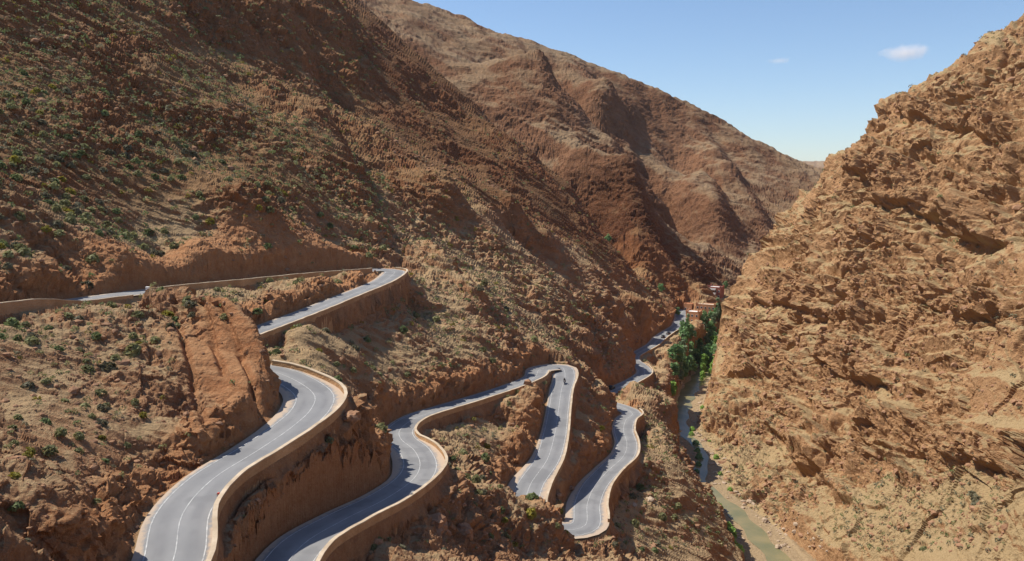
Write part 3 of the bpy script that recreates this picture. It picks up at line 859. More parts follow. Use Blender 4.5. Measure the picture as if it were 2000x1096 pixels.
# ------------------------------------------------------------------ asphalt
def asphalt_mat():
    m, nt, b = nodes_mat('asphalt', 0.8, 0.3)
    geo = N(nt, 'ShaderNodeNewGeometry')
    pos = geo.outputs['Position']
    e = attr_n(nt, 'edge')
    big = noise_n(nt, pos, 0.25, 5, 0.6, 0.35, 0.65)
    fine = noise_n(nt, pos, 9.0, 4, 0.6, 0.3, 0.7)
    col = mix_c(nt, big, (0.205, 0.206, 0.208), (0.27, 0.268, 0.264))
    col = mix_c(nt, math_n(nt, 'MULTIPLY', fine, 0.25), col, (0.20, 0.20, 0.205))
    trk = attr_n(nt, 'track')
    patch = noise_n(nt, pos, 0.16, 2, 0.4, 0.56, 0.60)
    col = mix_c(nt, math_n(nt, 'MULTIPLY', patch, 0.5), col, (0.15, 0.15, 0.152))
    trn = math_n(nt, 'MULTIPLY', trk, noise_n(nt, pos, 0.5, 4, 0.6, 0.25, 0.6))
    col = mix_c(nt, math_n(nt, 'MULTIPLY', trn, 0.85), col, (0.165, 0.165, 0.17))
    dust = math_n(nt, 'ADD', e, math_n(nt, 'MULTIPLY', math_n(nt, 'SUBTRACT', noise_n(nt, pos, 0.9, 6, 0.7), 0.5), 1.1))
    c = N(nt, 'ShaderNodeMapRange'); c.inputs['From Min'].default_value = 0.45; c.inputs['From Max'].default_value = 0.75
    nt.links.new(dust, c.inputs['Value'])
    col = mix_c(nt, c.outputs[0], col, (0.44, 0.34, 0.25))
    nt.links.new(col, b.inputs['Base Color'])
    return m


def plain(name, c0, c1, scale, rough=0.85, spec=0.2, bump=0.0):
    m, nt, b = nodes_mat(name, rough, spec)
    geo = N(nt, 'ShaderNodeNewGeometry')
    f = noise_n(nt, geo.outputs['Position'], scale, 6, 0.65, 0.3, 0.7)
    nt.links.new(mix_c(nt, f, c0, c1), b.inputs['Base Color'])
    if bump:
        bp = N(nt, 'ShaderNodeBump', Strength=0.7, Distance=bump)
        nt.links.new(f, bp.inputs['Height']); nt.links.new(bp.outputs[0], b.inputs['Normal'])
    return m


M['asphalt'] = asphalt_mat()
M['paint'] = plain('road_paint', (0.26, 0.26, 0.26), (0.62, 0.62, 0.60), 1.6)
M['coping'] = plain('pale_coping', (0.48, 0.375, 0.26), (0.62, 0.51, 0.375), 0.9)
M['white'] = plain('whitewash', (0.72, 0.70, 0.66), (0.82, 0.80, 0.77), 1.5)
M['redpaint'] = plain('red_paint', (0.5, 0.05, 0.03), (0.6, 0.08, 0.05), 3.0)


def wall_mat():
    m, nt, b = nodes_mat('rubble_masonry', 0.95, 0.1)
    geo = N(nt, 'ShaderNodeNewGeometry')
    mp = N(nt, 'ShaderNodeMapping'); mp.inputs['Scale'].default_value = (1, 1, 1.5)
    nt.links.new(geo.outputs['Position'], mp.inputs['Vector'])
    v = N(nt, 'ShaderNodeTexVoronoi', Scale=2.6); nt.links.new(mp.outputs[0], v.inputs['Vector'])
    c = mix_c(nt, noise_n(nt, geo.outputs['Position'], 0.35, 5, 0.6, 0.35, 0.65), (0.46, 0.27, 0.14), (0.55, 0.35, 0.19))
    bw = N(nt, 'ShaderNodeRGBToBW'); nt.links.new(v.outputs['Color'], bw.inputs[0])
    c = mix_c(nt, math_n(nt, 'MULTIPLY', bw.outputs[0], 0.5), c, (0.37, 0.215, 0.115))
    nt.links.new(c, b.inputs['Base Color'])
    bp = N(nt, 'ShaderNodeBump', Strength=0.8, Distance=0.12)
    nt.links.new(v.outputs['Distance'], bp.inputs['Height']); nt.links.new(bp.outputs[0], b.inputs['Normal'])
    return m


M['wall'] = wall_mat()
for k in ('wall', 'coping'):                               # each length of wall weathered a little differently
    nt = M[k].node_tree; b = nt.nodes['Principled BSDF']
    src = b.inputs['Base Color'].links[0].from_socket
    nt.links.new(mix_c(nt, math_n(nt, 'MULTIPLY', attr_n(nt, 'tone'), 0.75), src, mix_c(nt, 1.0, src, (0.66, 0.62, 0.58), 'MULTIPLY')), b.inputs['Base Color'])


def ribbon(offs, z_add, i0, i1, attrs=None, wob=0.0):
    """strip along the road; offs: function(i)-> list of lateral offsets (left positive)"""
    co, fc, at = [], [], {k: [] for k in (attrs or {})}
    m = None
    for i in range(i0, i1 + 1):
        o = offs(i)
        m = len(o)
        for k, d in enumerate(o):
            p = RD[i, :2] + RD_N[i] * d
            co.append((p[0], p[1], RD[i, 2] + z_add))
            for a in at: at[a].append(attrs[a](i, k, d))
    for i in range(i1 - i0):
        for k in range(m - 1):
            a = i * m + k
            fc.append((a, a + m, a + m + 1, a + 1))
    return np.array(co), np.array(fc), at


KW = 13
def r_offs(i):
    h = RD[i, 3] / 2 + 0.35
    return [h - 2 * h * k / (KW - 1) for k in range(KW)]


def edge_amount(i, k, d):
    hl = RD[i, 3] / 2
    l = 3.0                                              # half width of the asphalt itself
    return 0.15 + 0.7 * float(np.clip((abs(d) - l + 0.35) / 0.7, 0, 1))


def track(i, k, d):
    return float(np.exp(-((abs(d) - 1.5) / 0.7) ** 2))


nR = len(RD)
co, fc, at = ribbon(r_offs, 0.0, 0, nR - 1, {'edge': edge_amount, 'track': track})
fc = fc[:, ::-1]
me = np_mesh('road', co, fc[:, ::-1], True)
for k in at: set_attr(me, k, at[k])
road = tag(link('road', me, M['asphalt']), kind='structure')


def st(i):                                               # index of sample nearest to a station
    return int(np.argmin(np.abs(RD_I - i)))


def line(name, d, w, i0, i1):
    co, fc, _ = ribbon(lambda i: [d(i) + w / 2, d(i) - w / 2], 0.02, i0, i1)
    return link(name, np_mesh(name, co, fc), M['paint'], road)


line('centre_line', lambda i: 0.0, 0.10, 0, nR - 1)
for s in (1, -1):
    line('edge_line', lambda i: s * (min(RD[i, 3] / 2 - 0.45, 2.75)), 0.12, 0, nR - 1)

# ------------------------------------------------------------------ ground height lookup (after displacement)
Pg = P3.reshape(NC, NR, 3)
def ground_z(x, y):
    c = int(np.clip(np.searchsorted(TH, math.atan2(x, y)), 1, NC - 1))
    if abs(TH[c - 1] - math.atan2(x, y)) < abs(TH[c] - math.atan2(x, y)): c -= 1
    r = np.hypot(Pg[c, :, 0], Pg[c, :, 1])
    k = int(np.argmin(np.abs(r - math.hypot(x, y))))
    return float(Pg[c, k, 2])


# ------------------------------------------------------------------ retaining walls with pale copings
def retaining_wall(side, s0, s1, label, par=0.8, depth=None, extra=0.0, thick=0.40):
    i0, i1 = st(s0), st(s1)
    mid = (i0 + i1) // 2
    root = empty('retaining_wall', (float(RD[mid, 0]), float(RD[mid, 1]), float(RD[mid, 2])))
    tag(root, label, 'wall', 'retaining walls of the winding road')
    L = np.array(root.location)
    prof_w, prof_c = [], []
    for i in range(i0, i1 + 1):
        h = RD[i, 3] / 2
        n = RD_N[i] * side
        pa = RD[i, :2] + n * (h + 0.0 + extra)
        pb = RD[i, :2] + n * (h + thick + extra)
        pz_out = RD[i, :2] + n * (h + 1.6)
        low = min(ground_z(*(RD[i, :2] + n * (h + o))) for o in (0.7, 1.1, 1.6, 2.4)) - 0.8
        zt = RD[i, 2] + (par(RD_I[i]) if callable(par) else par) + random.uniform(-0.035, 0.035)
        zlow = max(min(low, RD[i, 2] - 1.0), RD[i, 2] - (depth or 9.0))
        bat = 0.06 * (zt - zlow)
        pc_ = RD[i, :2] + n * (h + thick + extra + bat)
        prof_w.append([(*pa, RD[i, 2] - 0.6), (*pa, zt), (*pb, zt), (*pc_, zlow)])
        jg = random.uniform(-0.03, 0.03)
        ca = pa - n * (0.05 + jg); cb = pb + n * (0.05 - jg)
        prof_c.append([(*ca, zt - 0.02), (*ca, zt + 0.11), (*cb, zt + 0.11), (*cb, zt - 0.02)])
    for nm, pr, mt in (('masonry', prof_w, M['wall']), ('coping', prof_c, M['coping'])):
        co = np.array(pr).reshape(-1, 3) - L
        n = len(pr)
        fc = []
        for i in range(n - 1):
            for k in range(4):
                a, b = i * 4 + k, i * 4 + (k + 1) % 4
                fc.append((a, b, b + 4, a + 4))
        fc += [(0, 1, 2, 3), ((n - 1) * 4 + 3, (n - 1) * 4 + 2, (n - 1) * 4 + 1, (n - 1) * 4)]
        me = np_mesh(nm, co, np.array(fc))
        set_attr(me, 'tone', np.repeat(rng.uniform(0, 1, n), 4))
        bm = bmesh.new(); bm.from_mesh(me); bmesh.ops.recalc_face_normals(bm, faces=bm.faces); bm.to_mesh(me); bm.free()
        link(nm, me, mt, root)
    return root


retaining_wall(-1, 0.2, 3.5, 'long stone wall along the first stretch of the topmost road, up to the flat topped rib', par=lambda q: 1.4 - 1.25 * float(sstep(2.35, 2.95, q)))
retaining_wall(-1, 3.7, 7.35, 'stone wall on the upper leg of the topmost hairpin, below the red cut bank', par=1.0, depth=2.6)
retaining_wall(1, 8.8, 15.0, 'tall tan stone wall carrying the lower leg of the topmost hairpin', par=0.5)
retaining_wall(1, 17.4, 26, 'pale topped wall around the wide bend nearest the viewer', par=0.8, depth=3.4)
retaining_wall(-1, 29.3, 43.6, 'long pale topped wall winding along the second road run', par=0.7, depth=4.6)
retaining_wall(1, 45.8, 53.0, 'pale topped wall on the road run where the motorcycle rides', par=0.6, depth=6.0)
retaining_wall(-1, 55.2, 63.4, 'kinked pale topped wall on the run above the shelf over the river', par=0.7)
retaining_wall(-1, 66.6, 70.4, 'low far wall on the short road piece with the dark car', par=0.4)
retaining_wall(-1, 72.0, 79.0, 'low distant wall along the road that leads to the houses', par=0.4, depth=4.0)

# ------------------------------------------------------------------ river water
WATER = [(75.0, 150, 3.4), (75.0, 190, 3.4), (74.8, 208, 3.2), (73.6, 222, 3.0), (71.2, 243, 2.8), (67.6, 256, 2.8), (65.0, 264, 3.4), (66.5, 274, 2.8), (71.5, 287, 2.0), (73.2, 302, 1.8), (71.2, 316, 2.6),
         (72.5, 333, 3.0), (79, 356, 3.2), (86, 379, 4.0), (97.5, 405, 4.0), (112.5, 443, 4.5), (129, 476, 5), (150, 510, 5), (180, 550, 5)]
WC, _wi = catmull(WATER, 3.0)
wt = tangents(WC)
co, fc = [], []
for i in range(len(WC)):
    n = np.array([-wt[i, 1], wt[i, 0]])
    zz = np.interp(WC[i, 1], RV[:, 1], RV[:, 2]) + 0.10
    for d in (1, 0.5, 0, -0.5, -1):
        w = WC[i, 2] * (1 + 0.22 * math.sin(i * 1.3 + (d > 0) * 2) * abs(d))
        p = WC[i, :2] + n * d * w
        co.append((p[0], p[1], zz))
for i in range(len(WC) - 1):
    for k in range(4):
        a = i * 5 + k
        fc.append((a, a + 5, a + 6, a + 1))


def water_mat():
    m, nt, b = nodes_mat('river_water', 0.22, 0.4)
    geo = N(nt, 'ShaderNodeNewGeometry')
    f = noise_n(nt, geo.outputs['Position'], 0.18, 4, 0.5, 0.35, 0.65)
    nt.links.new(mix_c(nt, f, (0.24, 0.20, 0.095), (0.16, 0.155, 0.075)), b.inputs['Base Color'])
    bp = N(nt, 'ShaderNodeBump', Strength=0.35, Distance=0.06)
    nt.links.new(noise_n(nt, geo.outputs['Position'], 2.2, 4, 0.6), bp.inputs['Height']); nt.links.new(bp.outputs[0], b.inputs['Normal'])
    return m


M['water'] = water_mat()
tag(link('river', np_mesh('river', np.array(co), np.array(fc)), M['water']), kind='structure')

# ------------------------------------------------------------------ where things can grow or lie
vis_row = V_HOR - F_PX * P3[:, 2] / np.maximum(P3[:, 1], 1)
vm = vis_row.reshape(NC, NR)
visible = (vm <= np.minimum.accumulate(np.where(Pg[:, :, 1] > 5, vm, 5000), 1) + 1.5).ravel()
scr_u = 1000 + F_PX * X / np.maximum(Y, 1)
seen = visible & (scr_u > -20) & (scr_u < 2020) & (vis_row > -30) & (vis_row < 1110)
cell = np.zeros((NC, NR), np.float32)
dth = np.gradient(TH)[:, None]; drr = np.gradient(RR, axis=1)
cell = (dth * RR * drr).ravel()                          # plan area that a vertex stands for
free = (np.where(GAP < REACH, GAP, 99) > 0.8) & (np.where(GAPV < 14, GAPV, 99) > 1.0)
Nn = N2.reshape(-1, 3)
clump = sstep(-0.25, 0.25, perlin(X / 24, Y / 24, Z / 24, 80))


def pick(weight, n, gap_m=0.0):
    p = np.where(weight > 0, weight, 0).astype(np.float64)
    p /= p.sum()
    k = rng.choice(len(p), size=n, p=p, replace=True)
    return np.unique(k)


# ------------------------------------------------------------------ foliage materials
def leaf_mat(name, c0, c1, sc=2.0):
    m, nt, b = nodes_mat(name, 0.75, 0.25)
    geo = N(nt, 'ShaderNodeNewGeometry')
    oi = N(nt, 'ShaderNodeObjectInfo')
    f = noise_n(nt, geo.outputs['Position'], sc, 3, 0.6, 0.3, 0.7)
    c = mix_c(nt, f, c0, c1)
    r = N(nt, 'ShaderNodeHueSaturation')
    mr = N(nt, 'ShaderNodeMapRange'); mr.inputs['To Min'].default_value = 0.75; mr.inputs['To Max'].default_value = 1.25
    nt.links.new(oi.outputs['Random'], mr.inputs['Value']); nt.links.new(mr.outputs[0], r.inputs['Value'])
    nt.links.new(c, r.inputs['Color'])
    nt.links.new(r.outputs[0], b.inputs['Base Color'])
    tr = N(nt, 'ShaderNodeBsdfTranslucent'); nt.links.new(r.outputs[0], tr.inputs['Color'])
    mx = N(nt, 'ShaderNodeMixShader'); mx.inputs[0].default_value = 0.34
    out = nt.nodes['Material Output']
    nt.links.new(b.outputs[0], mx.inputs[1]); nt.links.new(tr.outputs[0], mx.inputs[2]); nt.links.new(mx.outputs[0], out.inputs['Surface'])
    return m


M['shrub_green'] = leaf_mat('shrub_green', (0.20, 0.205, 0.085), (0.30, 0.285, 0.135))
M['shrub_dark'] = leaf_mat('shrub_dark', (0.12, 0.16, 0.06), (0.19, 0.215, 0.09))
M['shrub_grey'] = leaf_mat('shrub_grey', (0.13, 0.125, 0.075), (0.20, 0.18, 0.11))
M['shrub_yellow'] = leaf_mat('shrub_yellow', (0.20, 0.18, 0.035), (0.34, 0.28, 0.04))
M['tree'] = leaf_mat('tree_leaves', (0.13, 0.25, 0.095), (0.22, 0.34, 0.14), 0.6)
M['tree_b'] = leaf_mat('tree_leaves_bright', (0.20, 0.36, 0.07), (0.31, 0.46, 0.11), 0.6)
M['tree_c'] = leaf_mat('tree_leaves_silver', (0.21, 0.29, 0.16), (0.31, 0.38, 0.21), 0.6)
M['bark'] = plain('bark', (0.12, 0.085, 0.055), (0.18, 0.13, 0.09), 4.0)
M['rock'] = plain('loose_rock', (0.25, 0.13, 0.075), (0.37, 0.22, 0.13), 1.2, 0.95, 0.1, 0.1)
M['rock_pale'] = plain('pale_rock', (0.34, 0.25, 0.17), (0.48, 0.37, 0.27), 1.2, 0.95, 0.1, 0.1)


def leaf_quads(centres, normals, size):
    """square leaf clumps; arrays (n,3),(n,3),(n,)"""
    n = len(centres)
    a = np.cross(normals, rng.normal(size=(n, 3)))
    a /= np.linalg.norm(a, axis=1, keepdims=True) + 1e-9
    b = np.cross(normals, a)
    s = size[:, None]
    asp = rng.uniform(0.55, 1.0, (n, 1))
    co = np.stack([centres - a * s - b * s * asp, centres + a * s - b * s * asp * 0.6, centres + a * s * 0.8 + b * s * asp, centres - a * s * 0.7 + b * s * asp], 1).reshape(-1, 3)
    return co, np.arange(4 * n).reshape(n, 4)


def dome_cloud(n, rx, rz, bumps=4):
    """points of an uneven low dome, more of them near its skin"""
    d = rng.normal(size=(n, 3)); d /= np.linalg.norm(d, axis=1, keepdims=True)
    d[:, 2] = np.abs(d[:, 2])
    lob = rng.normal(size=(bumps, 3)); lob /= np.linalg.norm(lob, axis=1, keepdims=True)
    r = 0.72 + 0.32 * np.max(d @ lob.T, axis=1)
    r *= rng.uniform(0.55, 1.0, n) ** 0.5
    p = d * r[:, None] * np.array([rx, rx, rz])
    nn = d + 0.7 * rng.normal(size=(n, 3)); nn /= np.linalg.norm(nn, axis=1, keepdims=True)
    return p, nn


def shrub_meshes(k, n_leaf):
    out = []
    for i in range(k):
        p, nn = dome_cloud(n_leaf, 0.5, 0.62, 4)
        out.append(leaf_quads(p, nn, rng.uniform(0.07, 0.15, n_leaf)))
    return out


sh_near = [np_mesh('foliage', *g) for g in shrub_meshes(4, 110)]
stem_me = []
for i in range(2):
    bm = bmesh.new()
    for k in range(4):
        t = random.uniform(0, 6.28)
        bm_tube(bm, (0, 0, -0.15), (0.22 * math.cos(t), 0.22 * math.sin(t), 0.35), 0.035, 0.012, 5)
    me = bpy.data.meshes.new('stem'); bm.to_mesh(me); bm.free(); stem_me.append(me)

# ------------------------------------------------------------------ shrubs
leftw = (1 - kr) * seen * free * (R_ > 35)
dens_l = leftw * (0.25 + 1.0 * clump) * (R_ < 520) * np.clip(1.25 - slope * 1.1, 0.15, 1) * (1 - 0.85 * a_cut) * np.where(R_ > 330, 0.35, 1.0) * np.where(R_ < 125, 0.6, 1.0)
upper = (vis_row < 560) & (scr_u < 760)
darkface = (X > -80) & (R_ > 330) & (R_ < 640)
dens_l = dens_l * np.where(upper, 1.25, 1.0) * np.where(darkface, 0.4, 1)
dens_r = kr * seen * free * (0.12 + 0.35 * clump + 1.6 * foot) * np.clip(1.2 - slope * 1.3, 0.1, 1)
W_l = dens_l * cell / np.sqrt(np.clip(1 - steep, 0.2, 1))
W_r = dens_r * cell
ids = np.concatenate([pick(W_l, 7200), pick(W_r, 2600)])
rng.shuffle(ids)
size = np.exp(rng.normal(0, 0.36, len(ids))) * np.where(kr[ids] > 0.5, 0.85, 1.15) * np.where(R_[ids] < 80, 0.55, np.where(R_[ids] < 130, 0.78, 1.0)) * np.where(upper[ids], 1.38, 1.0)
size = np.clip(size, 0.35, 2.6)
bank = (np.where(GAP < REACH, GAP, 99)[ids] < 3)
# thin: no two shrubs inside one another
ordr = np.argsort(-size / R_[ids])
ids, size = ids[ordr], size[ordr]
gridset, kp = {}, []
for j, (i, sz) in enumerate(zip(ids, size)):
    key = (int(X[i] // 3), int(Y[i] // 3))
    ok = True
    for ax in (-1, 0, 1):
        for ay in (-1, 0, 1):
            for (qx, qy, qs) in gridset.get((key[0] + ax, key[1] + ay), ()):
                if (X[i] - qx) ** 2 + (Y[i] - qy) ** 2 < (0.42 * (sz + qs)) ** 2: ok = False
    if ok:
        gridset.setdefault(key, []).append((X[i], Y[i], sz)); kp.append(j)
ids, size = ids[kp], size[kp]


def shrub_place(i):
    u, v, r = scr_u[i], vis_row[i], R_[i]
    if kr[i] > 0.5:
        return 'on the pale foot slope of the cliff' if v > 930 else 'on the face of the sunlit cliff'
    if R_[i] > 330: return 'on the far slope past the topmost hairpin'
    if upper[i] and v < 470: return 'on the dark slope above the topmost road'
    if upper[i]: return 'beside the topmost road'
    if u < 560 and v < 840: return 'on the rib under the topmost road'
    if u < 420: return 'on the bank beside the wide bend'
    if v < 760 and u < 1000: return 'on the slope below the topmost hairpin'
    if u < 790: return 'on the bank below the wide bend'
    if v < 720: return 'on the slope above the third hairpin'
    if u < 1110 and v < 960: return 'on the bank above the third road run'
    if v > 930: return 'on the ridge before the lowest hairpin'
    return 'on the bank by the lowest road run'


kinds = (('shrub_green', 'olive green shrub'), ('shrub_dark', 'dark green shrub'), ('shrub_grey', 'dry grey green shrub'), ('shrub_yellow', 'yellow flowering shrub'))
kind_of = np.where(kr[ids] > 0.5, rng.choice(4, len(ids), p=(0.22, 0.18, 0.60, 0.0)), rng.choice(4, len(ids), p=(0.46, 0.24, 0.22, 0.08)))
N_IND = 290
made = {}
for j in range(min(N_IND, len(ids))):
    i, k = ids[j], int(kind_of[j])
    v = j % 4
    key = (k, v)
    loc = (float(P3[i, 0]), float(P3[i, 1]), float(P3[i, 2]) - 0.06 * size[j])
    if key not in made:
        me = sh_near[v] if k == 0 else sh_near[v].copy()
        made[key] = me
        me.materials.clear(); me.materials.append(M[kinds[k][0]])
    root = empty('shrub', loc, random.uniform(0, 6.28))
    root.scale = (size[j], size[j], size[j] * random.uniform(0.75, 1.1))
    f = bpy.data.objects.new('foliage', made[key]); f.parent = root; COL.objects.link(f)
    sm = stem_me[j % 2]
    if not sm.materials: sm.materials.append(M['bark'])
    g = bpy.data.objects.new('stem', sm); g.parent = root; COL.objects.link(g)
    pl = shrub_place(i)
    px_h = size[j] / R_[i] * 800
    sw = 'large' if px_h > 9.5 else 'low' if px_h > 7.6 else 'small'
    tag(root, sw + ' ' + kinds[k][1] + ' ' + pl, 'shrub', kinds[k][1] + 's ' + pl)
# all the smaller ones: ground cover that nobody would count
sh_far = shrub_meshes(6, 22)
for k in range(4):
    cs, fs, off = [], [], 0
    for j in range(N_IND, len(ids)):
        if kind_of[j] != k: continue
        c, f = sh_far[j % 6]
        i = ids[j]
        a = random.uniform(0, 6.28); ca, sa = math.cos(a), math.sin(a)
        sz = size[j]
        q = np.stack([(c[:, 0] * ca - c[:, 1] * sa) * sz, (c[:, 0] * sa + c[:, 1] * ca) * sz, c[:, 2] * sz * 0.95], 1) * 1.12 + P3[i] - np.array([0, 0, 0.06 * sz])
        cs.append(q); fs.append(f + off); off += len(c)
    if cs: tag(link('scrub_vegetation', np_mesh('scrub_vegetation', np.concatenate(cs), np.concatenate(fs)), M[kinds[k][0]]), kind='stuff')

# ------------------------------------------------------------------ loose rock
def rock_shape(sub=1, jag=0.28):
    bm = bmesh.new()
    bmesh.ops.create_icosphere(bm, subdivisions=sub, radius=0.5)
    sx, sy, sz = random.uniform(0.8, 1.25), random.uniform(0.7, 1.1), random.uniform(0.55, 0.9)
    for v in bm.verts:
        k = 1 + random.uniform(-jag, jag)
        v.co = Vector((v.co.x * sx * k, v.co.y * sy * k, v.co.z * sz * k))
    c = np.array([v.co[:] for v in bm.verts]); f = np.array([[q.index for q in p.verts] for p in bm.faces])
    bm.free()
    return c, f


rk_small = [rock_shape(1, 0.32) for _ in range(8)]
w_rock = seen * free * cell * (0.3 + clump) * (R_ < 420) * (R_ > 30) * np.where(vis_row > 520, 1.6, 0.7) * (1 - 0.7 * a_cut) / np.clip(1 - steep, 0.25, 1)
rid = pick(w_rock * np.clip(150 / R_, 0.3, 2.0), 9000)
cs, fs, off = [], [], 0
for j, i in enumerate(rid):
    c, f = rk_small[j % 8]
    sz = float(np.clip(math.exp(random.gauss(-0.75, 0.5)) * (R_[i] / 130) ** 0.7, 0.15, 3.0))
    a = random.uniform(0, 6.28); ca, sa = math.cos(a), math.sin(a)
    q = np.stack([c[:, 0] * ca - c[:, 1] * sa, c[:, 0] * sa + c[:, 1] * ca, c[:, 2]], 1) * sz + P3[i]
    cs.append(q); fs.append(f + off); off += len(c)
tag(link('rubble', np_mesh('rubble', np.concatenate(cs), np.concatenate(fs)), M['rock']), kind='stuff')
wb = ((np.where(GAPV < 14, GAPV, 99) < 3.5) & (R_ < 420) & (Y > 190)) * seen * cell
rid = pick(wb, 900)
rid = rid[np.abs(X[rid] - np.interp(Y[rid], WC[:, 1], WC[:, 0])) > np.interp(Y[rid], WC[:, 1], WC[:, 2]) + 0.8]
cs, fs, off = [], [], 0
for j, i in enumerate(rid):
    c, f = rk_small[j % 8]
    sz = float(np.clip(math.exp(random.gauss(-0.3, 0.5)), 0.3, 2.2))
    q = c * sz + P3[i]
    cs.append(q); fs.append(f + off); off += len(c)
tag(link('river_stones', np_mesh('river_stones', np.concatenate(cs), np.concatenate(fs)), M['rock_pale']), kind='stuff')

# ------------------------------------------------------------------ boulders that can be told apart
def boulder(u, v, y, size, label, mat='rock', group=None):
    x, yy, _ = PY(u, v, y)
    bm = bmesh.new()
    bmesh.ops.create_icosphere(bm, subdivisions=3, radius=0.5)
    ph = random.uniform(0, 99)
    sx, sy, sz = random.uniform(0.9, 1.3), random.uniform(0.8, 1.1), random.uniform(0.65, 0.95)
    cc = np.array([w.co[:] for w in bm.verts])
    n = blocks(cc[:, 0] * 2.6 + ph, cc[:, 1] * 2.6, cc[:, 2] * 2.6, 5) * 0.55 + perlin(cc[:, 0] * 5 + ph, cc[:, 1] * 5, cc[:, 2] * 5, 6) * 0.2
    for w, k in zip(bm.verts, n):
        w.co = Vector((w.co.x * sx, w.co.y * sy, w.co.z * sz)) * (size * (1 + float(k)))
    o = bm_obj('boulder', bm, M[mat], None, False, (x, yy, ground_z(x, yy) + size * 0.12))
    o.rotation_euler = (0, 0, random.uniform(0, 6.28))
    tag(o, label, 'boulder', group)


boulder(848, 962, 111, 4.6, 'biggest angular boulder below the second road run, on the middle foreground ridge')
boulder(905, 1010, 118, 3.2, 'broken boulder under the biggest angular boulder of the foreground ridge')
boulder(690, 925, 111, 2.4, 'small boulder on the steep bank above the second road run')
boulder(1115, 905, 178, 1.6, 'small rock between the third and fourth road runs')
boulder(1270, 960, 192, 2.0, 'pale block on the shelf right of the lowest road run', 'rock_pale')
boulder(1238, 1002, 186, 1.5, 'white block lying near the foot of the lowest kinked wall', 'rock_pale')
boulder(250, 572, 148, 1.2, 'pale rock on the flat top of the rib beside the topmost road', 'rock_pale')
boulder(30, 905, 71, 1.5, 'dark rock at the left edge above the near cut bank')
for u, v, y in ((1338, 905, 262), (1345, 930, 262), (1352, 915, 270), (1340, 885, 280), (1356, 945, 264), (1362, 925, 272)):
    boulder(u, v, y, random.uniform(1.6, 2.8), 'pale pink block in the jumble on the left bank of the stream', 'rock_pale', 'pale blocks on the left bank of the stream')
for u, v, y in ((1494, 1020, 236), (1520, 1056, 219), (1463, 992, 250), (1538, 1085, 208)):
    boulder(u, v, y, random.uniform(1.6, 2.4), 'pale rock at the foot of the sunlit cliff beside the stream', 'rock_pale', 'pale rocks at the cliff foot')

# ------------------------------------------------------------------ trees in the valley
def crown_mesh(w, h, nleaf, leaf, lobes=9):
    cs, ns = [], []
    per = nleaf // lobes
    for k in range(lobes):
        t = random.uniform(0, 6.28); zz = random.uniform(0.1, 0.95)
        rad = w * 0.5 * (1 - abs(zz - 0.42) * 1.1) * random.uniform(0.25, 0.75)
        c = np.array([math.cos(t) * rad, math.sin(t) * rad, h * zz])
        d = rng.normal(size=(per, 3)); d /= np.linalg.norm(d, axis=1, keepdims=True)
        r = (w * random.uniform(0.17, 0.30)) * rng.uniform(0.45, 1.0, (per, 1))
        cs.append(c + d * r * np.array([1, 1, 0.9])); n = d + 0.6 * rng.normal(size=d.shape); ns.append(n / np.linalg.norm(n, axis=1, keepdims=True))
    cs, ns = np.concatenate(cs), np.concatenate(ns)
    return np_mesh('crown', *leaf_quads(cs, ns, rng.uniform(leaf * 0.6, leaf, len(cs))))


def trunk_mesh(h, w):
    bm = bmesh.new()
    p = Vector((0, 0, -0.6)); r = 0.035 * h
    for k in range(4):
        q = Vector((random.uniform(-.15, .15), random.uniform(-.15, .15), h * (k + 1) / 5))
        bm_tube(bm, p, q, r, r * 0.78, 7, False); p, r = q, r * 0.78
    for k in range(5):
        t = random.uniform(0, 6.28); z0 = h * random.uniform(0.28, 0.6)
        bm_tube(bm, (0, 0, z0), (math.cos(t) * w * 0.33, math.sin(t) * w * 0.33, z0 + h * 0.22), 0.014 * h, 0.005 * h, 5, False)
    me = bpy.data.meshes.new('trunk'); bm.to_mesh(me); bm.free(); me.materials.append(M['bark'])
    return me


TREES = {'round': [], 'tall': [], 'bright': []}
for k in range(3):
    TREES['round'].append((crown_mesh(6.4, 6.2, 560, 0.52, 12), trunk_mesh(6.0, 6), 'tree', 1.4))
    TREES['tall'].append((crown_mesh(3.4, 9.0, 480, 0.46, 12), trunk_mesh(8.5, 3), 'tree_c', 1.2))
    TREES['bright'].append((crown_mesh(4.8, 4.8, 420, 0.44, 10), trunk_mesh(4.8, 5), 'tree_b', 0.9))
TL = {'round': 'dark green round topped tree in the grove along the stream', 'tall': 'narrow silvery green tree rising out of the grove along the stream', 'bright': 'bright green low tree at the edge of the grove along the stream'}


def plant_tree(kind, x, y, s, label=None, group=None, z=None):
    cm, tm, mk, z0 = TREES[kind][random.randrange(3)]
    root = empty('tree', (x, y, (ground_z(x, y) if z is None else z) - 0.1), random.uniform(0, 6.28))
    root.scale = (s, s, s * random.uniform(0.9, 1.12))
    if not cm.materials: cm.materials.append(M[mk])
    c = bpy.data.objects.new('crown', cm); c.parent = root; c.location = (0, 0, z0); COL.objects.link(c)
    t = bpy.data.objects.new('trunk', tm); t.parent = root; COL.objects.link(t)
    tag(root, label or TL[kind], 'tree', group or (TL[kind].split(' in the')[0].split(' rising')[0].split(' at the')[0] + 's of the stream grove'))


